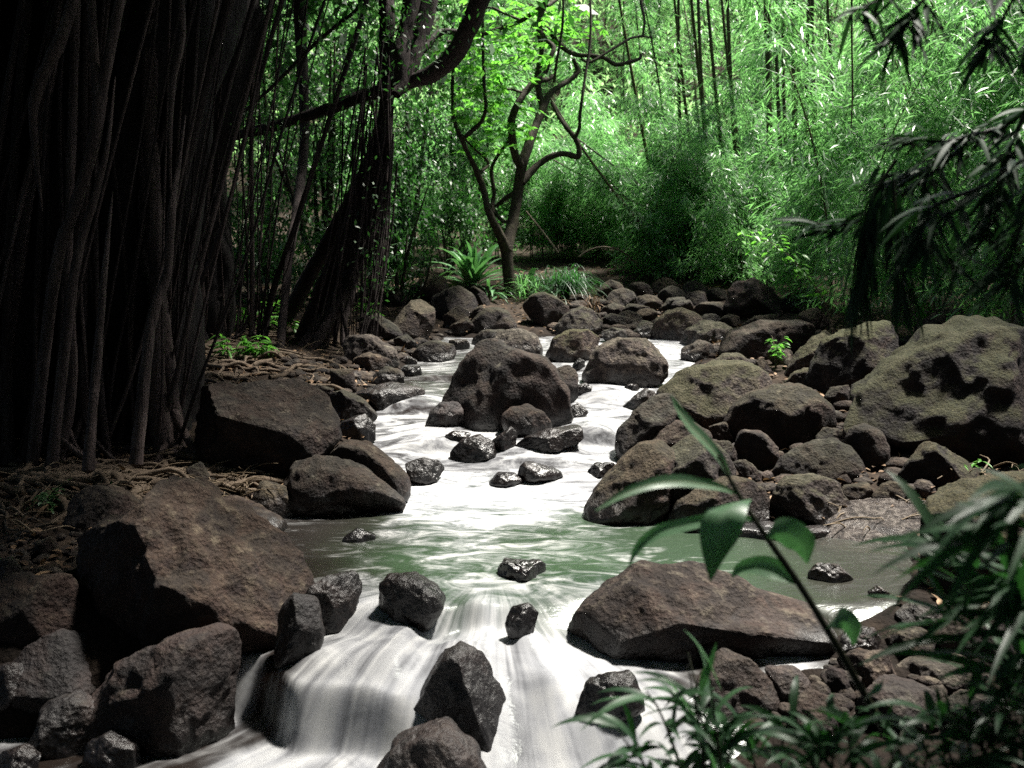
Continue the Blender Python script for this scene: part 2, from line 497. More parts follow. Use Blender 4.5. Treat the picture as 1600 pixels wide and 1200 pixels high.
M['paleroot'] = bark_material("pale_root_bark", (0.028, 0.02, 0.019), (0.08, 0.058, 0.054), (0.18, 0.138, 0.125), 16.0, 0.1, 0.9)
M['darkstem'] = bark_material("dark_stem", (.008, .009, .006), (.018, .02, .011), (.04, .042, .02), 30, .3, .2, .5)
M['ginger'] = leaf_material("ginger_leaf", (.07, .14, .075), (.095, .19, .10), (.13, .22, .13), (.13, .42, .1), .42, .7, .3)
M['shade'] = leaf_material("near_bamboo_leaf", (.013, .036, .016), (.024, .06, .027), (.042, .095, .043), (.06, .26, .04), .45, .35, .25)  # darker bamboo leaf, shade of the near bank put into its colour
M['bough'] = leaf_material('shaded_bough_leaf', (.012, .03, .014), (.02, .048, .022), (.03, .065, .03), (.03, .12, .02), .55, .2, .12)  # bamboo leaf darkened: the boughs' shade put into the colour
# ---------------------------------------------------------------- the lie of the land
_PR = np.array([(1.0, -.55), (4.3, -.55), (4.8, -.5), (5.0, -.44), (5.4, -.15), (5.75, 0), (8.1, 0), (9.1, .22), (10.1, .36), (11.4, .52), (13, .65),
                (14, .725), (16, .96), (18.5, 1.157), (20, 1.33), (22, 1.5), (26, 1.75), (31, 2.6), (36, 6.0), (52, 21), (70, 34), (120, 50)])
def zprof(y):
    return np.interp(y, _PR[:, 0], _PR[:, 1])
_BANK = [(532, 690, 1095), (560, 640, 1095), (600, 600, 1050), (640, 585, 1010), (680, 560, 985), (720, 595, 975), (760, 625, 935), (790, 620, 930),
         (810, 425, 1040), (830, 400, 1300), (850, 380, 1425), (900, 390, 1430), (940, 400, 1420), (980, 400, 1330), (1000, 390, 1310),
         (1050, 320, 1300), (1080, 200, 1100), (1100, 60, 1070), (1140, -160, 1060), (1200, -160, 1060), (1260, -160, 1060)]
def y_of_row(row):
    ys = np.linspace(1.2, 45, 6000)
    rows = HOR + (CAM_H - zprof(ys)) / ys * F
    k = np.argsort(rows)
    return np.interp(row, rows[k], ys[k])
_by, _bl, _br = [], [], []
for r_, a_, b_ in _BANK:
    yy = float(y_of_row(r_)); _by.append(yy); _bl.append((a_ - 800) / F * yy); _br.append((b_ - 800) / F * yy)
_by, _bl, _br = map(np.array, (_by, _bl, _br))
_k = np.argsort(_by); _by, _bl, _br = _by[_k], _bl[_k], _br[_k]
def bank_sd(x, y):
    """distance outside the stream channel (negative in the water)"""
    s = np.maximum(np.interp(y, _by, _bl) - x, x - np.interp(y, _by, _br))
    return np.maximum(s, (y - 14.6) * 0.7)

def cascade(x, y):
    """fall from the pool's lip to the foot of the rapid"""
    lip = 5.78 + 0.10 * np.sin(x * 2.3 + 0.4) + 0.1 * ss(0.1, 0.9, x)
    t = lip - y
    z = -0.115 * ss(-0.02, 0.22 + 0.10 * np.sin(x * 7), t) - 0.055 * ss(0.3, 0.75, t)
    led = 5.02 + 0.42 * ss(-1.05, -1.42, x) + 0.05 * np.sin(x * 5) 
    wd = 0.15 + 0.5 * ss(-0.62, -0.3, x)
    u = (led + 0.25 * ss(-0.62, -0.3, x) - y) / wd
    z = z - 0.06 * ss(-2.2, 0, u) - 0.27 * ss(0, 1, u)
    z += 0.075 * np.exp(-(((x + 0.27) / 0.16) ** 2 + ((y - 5.36) / 0.11) ** 2))
    z += 0.06 * np.exp(-(((x - 0.08) / 0.12) ** 2 + ((y - 5.52) / 0.10) ** 2))
    z += 0.05 * np.exp(-(((x + 0.85) / 0.35) ** 2 + ((y - 5.2) / 0.14) ** 2))
    z += 0.05 * np.exp(-(((x + 0.62) / 0.14) ** 2 + ((y - 5.42) / 0.10) ** 2)) + 0.05 * np.exp(-(((x + 0.18) / 0.07) ** 2 + ((y - 5.72) / 0.08) ** 2)) + 0.06 * np.exp(-(((x - 0.2) / 0.1) ** 2 + ((y - 5.15) / 0.1) ** 2))
    z += 0.07 * np.exp(-(((x - 0.45) / 0.2) ** 2 + ((y - 4.95) / 0.15) ** 2))
    return np.maximum(z, -0.53)

def water_z(x, y):
    x = np.asarray(x, float); y = np.asarray(y, float)
    up = zprof(y)
    # small steps where the stream drops over hidden stones
    st = 0.0
    for (xc, yc, wx, h) in ((0.80, 9.1, 0.30, 0.17), (-0.75, 9.0, 0.35, 0.11), (-1.0, 10.2, 0.35, 0.11), (1.3, 12.0, 0.5, 0.12), (0.15, 8.7, 0.5, 0.07), (1.9, 13.3, 0.4, 0.10), (0.95, 10.6, 0.4, 0.10), (-0.6, 11.5, 0.5, 0.08)):
        st = st + h * np.exp(-((x - xc) / wx) ** 2) * (ss(-0.03, 0.09, y - yc) * (1 - ss(0.09, 1.2, y - yc)))
    up = up + st + 0.012 * np.sin(x * 3 + y * 2.1) * ss(8, 9, y)
    lo = cascade(x, y)
    return np.where(y > 6.3, up, np.where(y < 5.6, lo, lo + (up - lo) * ss(5.9, 6.3, y)))

def ground_z(x, y):
    x = np.asarray(x, float); y = np.asarray(y, float)
    s = bank_sd(x, y)
    p = np.stack([x.ravel(), y.ravel(), np.zeros(x.size)], -1)
    nz = fbm(p * 0.9, 4, 5).reshape(x.shape)
    out = zprof(y) + 0.03 + np.where(s > 0, 0.13 * np.minimum(s, 1.2) + 0.05 * np.maximum(s - 1.2, 0), 0)
    out = np.minimum(out, zprof(y) + 1.0) + nz * 0.09 * ss(0.0, 0.6, s)
    bed = np.where(y < 5.8, np.minimum(cascade(x, y), zprof(y)), zprof(y)) - 0.22
    g = bed + (out - bed) * ss(-0.30, 0.05, s)
    # the bank the viewer stands on, lower right
    mound = 0.30 + 0.12 * nz
    k = ss(3.9, 3.1, y) * ss(0.15, 0.9, x)
    return g + (mound - g) * k

def hit_ground(px, row):
    """where the sight line through a photo pixel meets ground or water"""
    ys = np.concatenate([np.arange(2.5, 12, 0.01), np.arange(12, 40, 0.04)])
    x = (px - 800) / F * ys; z = CAM_H - (row - HOR) / F * ys
    g = np.maximum(ground_z(x, ys), np.where(bank_sd(x, ys) < 0.1, water_z(x, ys), -9))
    k = np.argmax(z < g)
    return float(ys[k]) if (z < g).any() else 30.0

def build_ground():
    ys = np.concatenate([np.arange(-14, 1.5, 0.8), np.arange(1.5, 9, 0.045), np.arange(9, 20, 0.09), np.arange(20, 40, 0.4), np.arange(40, 122, 3.0)])
    h = np.concatenate([np.arange(0, 4.5, 0.06), np.arange(4.5, 12, 0.2), np.arange(12, 90, 2.0)])
    xs = np.concatenate([-h[:0:-1], h])
    X, Y = np.meshgrid(xs, ys)
    Z = ground_z(X, Y)
    q = np.stack([X.ravel(), Y.ravel(), np.zeros(X.size)], -1)
    Z = Z + (fbm(q * 7, 3, 31) * 0.025).reshape(X.shape)
    v = np.stack([X, Y, Z], -1).reshape(-1, 3)
    nx, ny = len(xs), len(ys)
    i = np.arange(ny - 1)[:, None] * nx + np.arange(nx - 1)[None]
    f = np.stack([i, i + 1, i + nx + 1, i + nx], -1).reshape(-1, 4)
    wet = np.maximum(ss(0.45, 0.0, bank_sd(X, Y)), ss(6.0, 5.6, Y)).ravel()  # soil darker beside the water and over all the nearest ground
    o = mesh_obj("ground", v, f, M['soil'], attrs=dict(wet=wet))
    tag(o, "dark brown forest soil of the stream banks", "ground", kind="structure")

_FOAM = [(1075,548,.9),(1040,600,.95),(980,620,.95),(930,650,.9),(940,700,1),(900,690,.9),(910,600,.85),(905,565,.7),(960,610,.9),
 (680,570,.5),(660,600,.3),(640,640,.75),(620,670,.85),(650,690,.9),(680,720,.9),(740,735,.95),(850,720,1),(800,760,1),(700,770,1),(900,760,.95),(650,790,.8),
 (720,810,.75),(820,800,.68),(640,820,.45),(560,815,.02),(480,850,.0),(520,880,.0),(600,870,.1),(680,860,.38),(740,850,.5),(800,850,.28),(870,840,.25),(930,830,.28),
 (1000,840,.1),(900,880,.25),(950,870,.28),(1050,870,.12),(850,900,.3),(760,890,.36),(700,900,.4),(620,890,.05),(1100,900,.0),(1200,850,-.1),(1300,900,-.1),(1400,870,-.1),
 (1200,930,-.1),(1300,960,-.1),(1000,900,.22),(1100,850,-.02),(740,930,.5),(800,920,.45),(880,930,.42),(960,920,.5),(570,915,.5),(570,960,.9),(600,985,.9),(700,960,.6),
 (760,980,.85),(860,970,.42),(820,1010,.9),(650,1020,.85),(500,1010,.58),(560,1005,.65),(470,1045,.45),(720,1000,.65),(740,950,.35),(700,940,.3),(850,950,.3),(560,1040,.72),(450,1060,.3),(420,1040,.4),(390,1090,.5),(480,1090,.42),(600,1090,.9),
 (520,1130,.85),(450,1140,.55),(370,1130,.6),(420,1130,.2),(620,1140,.9),(850,1050,1),(900,1030,.9),(830,1120,1),(900,1150,1),(960,1160,.95),(1000,1140,.8),(400,1190,.95),
 (600,1180,.9),(280,1180,.4),(200,1170,.1),(100,1170,-.1),(30,1130,.35),(100,1120,-.1),(150,1195,.0),(1240,1030,.75),(1300,1020,.2),(1150,1060,.0),(440,900,-.1),(400,880,-.1),(420,960,-.2),(440,1010,.1),(350,1060,-.1),(250,1110,-.2)]

def build_water():
    ys = np.concatenate([np.arange(2.0, 4.4, 0.1), np.arange(4.4, 6.3, 0.0125), np.arange(6.3, 15.2, 0.035)])
    xs = np.arange(-3.6, 4.3, 0.0225)
    X, Y = np.meshgrid(xs, ys)
    Z = water_z(X, Y)
    px = 800 + X / Y * F
    # foam cover from stations along the stream, placed on the water itself
    st = []
    for a, b, c in _FOAM:
        y0 = hit_water(a, b)
        st.append(((a - 800) / F * y0, y0, c))
    st = np.array(st)
    foam = np.zeros(X.shape); wsum = np.zeros(X.shape)
    for sx, sy, c in st:
        d2 = (X - sx) ** 2 + ((Y - sy) * 0.8) ** 2
        w_ = 1.0 / (d2 + 0.006) ** 1.7
        foam += w_ * c; wsum += w_
    foam /= wsum
    foam *= 1 - .30 * ss(8.0, 8.6, Y)
    # green in the middle of the pool, brown in the shallows
    q = np.stack([X.ravel(), Y.ravel(), np.zeros(X.size)], -1)
    nzz = fbm(q * 1.2, 3, 9).reshape(X.shape)
    green = ss(-1.5, -0.6, X + 0.3 * nzz) * (1 - ss(7.35, 7.9, Y + 0.25 * nzz - 0.8 * ss(0.2, 1.0, 1.0 - X))) 
    green = np.maximum(green * ss(5.4, 5.7, Y), 0.0) * (1 - 0.85 * ss(1.3, 2.2, X + 0.3 * nzz))
    cas = ss(6.1, 5.7, Y)
    ang = np.arctan2(X + 0.12, 6.35 - Y); rad = np.hypot(X + 0.12, 6.35 - Y)
    flow = np.stack([ang * 1.2, rad, np.zeros_like(rad)], -1)
    veil = vnoise(np.stack([ang.ravel() * 9 + 3, rad.ravel() * .5, np.zeros(X.size)], -1), 8).reshape(X.shape)
    foam = foam + .36 * (veil + .35) * ss(5.2, 5.02, Y) * ss(-.2, -.5, X) + .12 * veil * cas
    # silk ridges on the cascade
    rid = vnoise(np.stack([ang.ravel() * 14, rad.ravel() * 1.0, np.zeros(X.size)], -1), 3).reshape(X.shape)
    rid2 = vnoise(np.stack([ang.ravel() * 9, rad.ravel() * 1.5, np.ones(X.size)], -1), 4).reshape(X.shape)
    Z = Z + cas * (0.004 * rid + 0.011 * rid2) * ss(5.75, 5.5, Y)
    rp = fbm(np.stack([X.ravel() * 3.0, Y.ravel() * 5, np.zeros(X.size)], -1), 3, 12).reshape(X.shape)
    Z = Z + 0.012 * rp * np.clip(foam, 0, 1) * (1 - cas)
    v = np.stack([X, Y, Z], -1).reshape(-1, 3)
    nx, ny = len(xs), len(ys)
    i = np.arange(ny - 1)[:, None] * nx + np.arange(nx - 1)[None]
    f = np.stack([i, i + 1, i + nx + 1, i + nx], -1)
    keep = bank_sd(X, Y)[:-1, :-1] < 0.35
    f = f[keep]
    u, inv = np.unique(f.ravel(), return_inverse=True)
    f = inv.reshape(-1, 4)
    g = lambda a: a.reshape(-1)[u]
    o = mesh_obj("water", v[u], f, M['water'], attrs=dict(foam=g(foam), cas=g(cas), green=g(green), flow=flow.reshape(-1, 3)[u]))
    tag(o, "silky white stream and clear green pool among the boulders", "water", kind="structure")

def hit_water(px, row):
    ys = np.concatenate([np.arange(2.5, 16, 0.01)])
    x = (px - 800) / F * ys; z = CAM_H - (row - HOR) / F * ys
    g = water_z(x, ys)
    k = np.argmax(z < g)
    return float(ys[k]) if (z < g).any() else 15.0

build_ground()
build_water()

# wet gravel bar at the pool's far right edge
def build_gravel_bar():
    pl = [(1285, 838), (1290, 800), (1330, 786), (1400, 783), (1470, 790), (1475, 838), (1425, 842), (1360, 845)]
    w_ = []
    for a, b in pl:
        y0 = hit_ground(a, b); w_.append(((a - 800) / F * y0, y0))
    w_ = np.array(w_); c = w_.mean(0)
    th = np.linspace(0, 2 * np.pi, 90, endpoint=False)
    rr = ray_poly(w_ - c, th)
    t = np.linspace(0, 1, 50)
    R = t[:, None] * (rr[None] + 0.12)
    X = c[0] + R * np.cos(th); Y = c[1] + R * np.sin(th)
    q = np.stack([X.ravel(), Y.ravel(), np.zeros(X.size)], -1)
    Z = np.maximum(zprof(Y), ground_z(X, Y)) + 0.05 * (1 - t[:, None] ** 2) - 0.08 * t[:, None] ** 4 + 0.012 * np.abs(fbm(q * 14, 3, 2)).reshape(X.shape) + 0.02
    v = np.stack([X, Y, Z], -1).reshape(-1, 3)
    n = len(th)
    i = np.arange(len(t) - 1)[:, None] * n; j = np.arange(n)[None]; k = (j + 1) % n
    f = np.stack([i + j, i + k, i + n + k, i + n + j], -1).reshape(-1, 4)
    o = mesh_obj("gravel_bar", v, f, M['gravel'])
    tag(o, "pale wet gravel bar beside the pool", "gravel", kind="structure")
    return c

def ray_poly(poly, th):
    """distance from the origin to a polygon along each angle"""
    a = np.asarray(poly, float); b = np.roll(a, -1, 0)
    d = np.stack([np.cos(th), np.sin(th)], -1)
    e = b - a
    den = d[:, None, 0] * e[None, :, 1] - d[:, None, 1] * e[None, :, 0]
    den = np.where(np.abs(den) < 1e-9, 1e-9, den)
    t = (a[None, :, 0] * e[None, :, 1] - a[None, :, 1] * e[None, :, 0]) / den
    s = (a[None, :, 0] * d[:, None, 1] - a[None, :, 1] * d[:, None, 0]) / den
    ok = (t > 0) & (s >= -1e-6) & (s <= 1 + 1e-6)
    return np.max(np.where(ok, t, 0.0), 1)
BAR_C = build_gravel_bar()
# ---------------------------------------------------------------- boulders and stones
_ICO = {}
def ico(level):
    if level not in _ICO:
        b = bmesh.new(); bmesh.ops.create_icosphere(b, subdivisions=level, radius=1.0)
        v = np.array([x.co[:] for x in b.verts]); f = np.array([[q.index for q in p.verts] for p in b.faces])
        b.free(); _ICO[level] = (v, f)
    return _ICO[level]

STONES = []      # (x, y, half width, half depth, top z) for plants that stand between them
def stone(name, poly, label, wet=0.0, moss=0.3, tone=0.2, depth=0.85, facets=6, y=None, rough=1.0, cat=None, group=None, base=None, sink=0.3, planes=()):
    poly = np.array(poly, float)
    seed = int(abs(poly.sum() * 13.7)) % 99991
    rs = np.random.RandomState(seed)
    cx = 0.5 * (poly[:, 0].min() + poly[:, 0].max())
    brow = poly[:, 1].max() if base is None else base
    y0 = hit_ground(cx, brow) if y is None else y
    wpx = poly[:, 0].max() - poly[:, 0].min(); hpx = poly[:, 1].max() - poly[:, 1].min()
    ry = depth * 0.5 * (0.6 * wpx + 0.4 * max(hpx, 0.5 * wpx)) / F * y0
    yc = y0 + (0.62 * ry if y is None else 0.0)
    W = np.stack([(poly[:, 0] - 800) / F * yc, CAM_H - (poly[:, 1] - HOR) / F * yc], -1)
    # centroid
    a = W; b = np.roll(W, -1, 0); cr = a[:, 0] * b[:, 1] - b[:, 0] * a[:, 1]
    c = ((a + b) * cr[:, None]).sum(0) / (3 * cr.sum())
    N = 360
    th = np.linspace(-np.pi, np.pi, N, endpoint=False)
    r = ray_poly(W - c, th)
    k = np.exp(-0.5 * (np.arange(-8, 9) / 3.2) ** 2); k /= k.sum()
    r = np.convolve(np.concatenate([r[-8:], r, r[:8]]), k, 'valid')
    size = 0.5 * (W[:, 0].max() - W[:, 0].min())
    lev = 6 if wpx > 230 else 5 if wpx > 75 else 4
    v, f = ico(lev)
    v = v.copy()
    rho = np.hypot(v[:, 0], v[:, 2]); an = np.arctan2(v[:, 2], v[:, 0])
    rr = np.interp(an, np.concatenate([th, [np.pi]]), np.concatenate([r, r[:1]]))
    low = np.clip(-np.sin(an), 0, 1)
    rr = rr * (1 + sink * low)
    rh = rho ** 0.80; ny = np.sign(v[:, 1]) * np.abs(v[:, 1]) ** 0.85
    p = np.stack([np.cos(an) * rr * rh, ny * ry, np.sin(an) * rr * rh], -1)
    # upper part leans back, so the top shows as a lit slope
    p[:, 1] += 0.28 * ry * np.clip(p[:, 2] / (np.abs(p[:, 2]).max() + 1e-6), -0.3, 1)
    # broad fracture planes
    for i in range(facets):
        n = np.array([rs.uniform(-.9, .9), -rs.uniform(0.5, 1.1) if rs.rand() < 0.8 else rs.uniform(0.3, 1), rs.uniform(-0.35, 0.8)])
        n /= np.linalg.norm(n)
        s = p @ n
        d = s.max() * rs.uniform(0.56, 0.84)
        over = np.maximum(s - d, 0)
        p -= n * (over * 0.92)[:, None]
    for nx_, ny_, nz_, q in planes:
        n = np.array([nx_, ny_, nz_], float); n /= np.linalg.norm(n)
        s = p @ n
        p -= n * (np.maximum(s - s.max() * q, 0) * 0.95)[:, None]
    # crags, hollows and pitting
    off = rs.uniform(-50, 50, 3)
    vn = p / (np.linalg.norm(p, axis=1)[:, None] + 1e-9)
    e1 = fbm(p / size * 1.5 + off, 3, seed)
    e2 = fbm(p / size * 4.5 + off, 4, seed + 7)
    e3 = fbm(p / 0.07 + off, 3, seed + 11)
    rid = np.exp(-(np.abs(fbm(p / size * 2.4 + off + 9, 3, seed + 3)) * 3.2) ** 2)
    p = p + vn * (size * rough * (0.070 * e1 + 0.050 * e2 + 0.045 * rid) + 0.008 * e3 * min(1, size / 0.12))[:, None]
    org = np.array([c[0], yc, c[1]])
    # waterline: stones standing in the stream are dark and shiny near it
    wv = np.full(len(p), float(wet))
    if bank_sd(np.array(c[0]), np.array(y0)) < 0.35:
        wz = float(water_z(np.array(c[0]), np.array(y0)))
        hgt = p[:, 2] + org[2] - wz
        wv = wv * (0.78 + 0.22 * ss(0.22, 0.02, hgt + 0.1 * e2))
        wv = np.maximum(wv, 0.95 * ss(0.22, 0.03, hgt + 0.12 * e2))
    org0 = org.copy()
    o = mesh_obj(name, p, f, M['rock'], attrs=dict(hue=np.full(len(p), rs.rand()), wet=wv, moss=np.full(len(p), moss * 0.8), tone=np.clip(np.full(len(p), tone) + 0.12 * e1, 0, 1)))
    o.location = org
    STONES.append((org[0], org[1], size, ry, org[2] + p[:, 2].max()))
    return tag(o, label, cat or name.replace("_", " "), group)

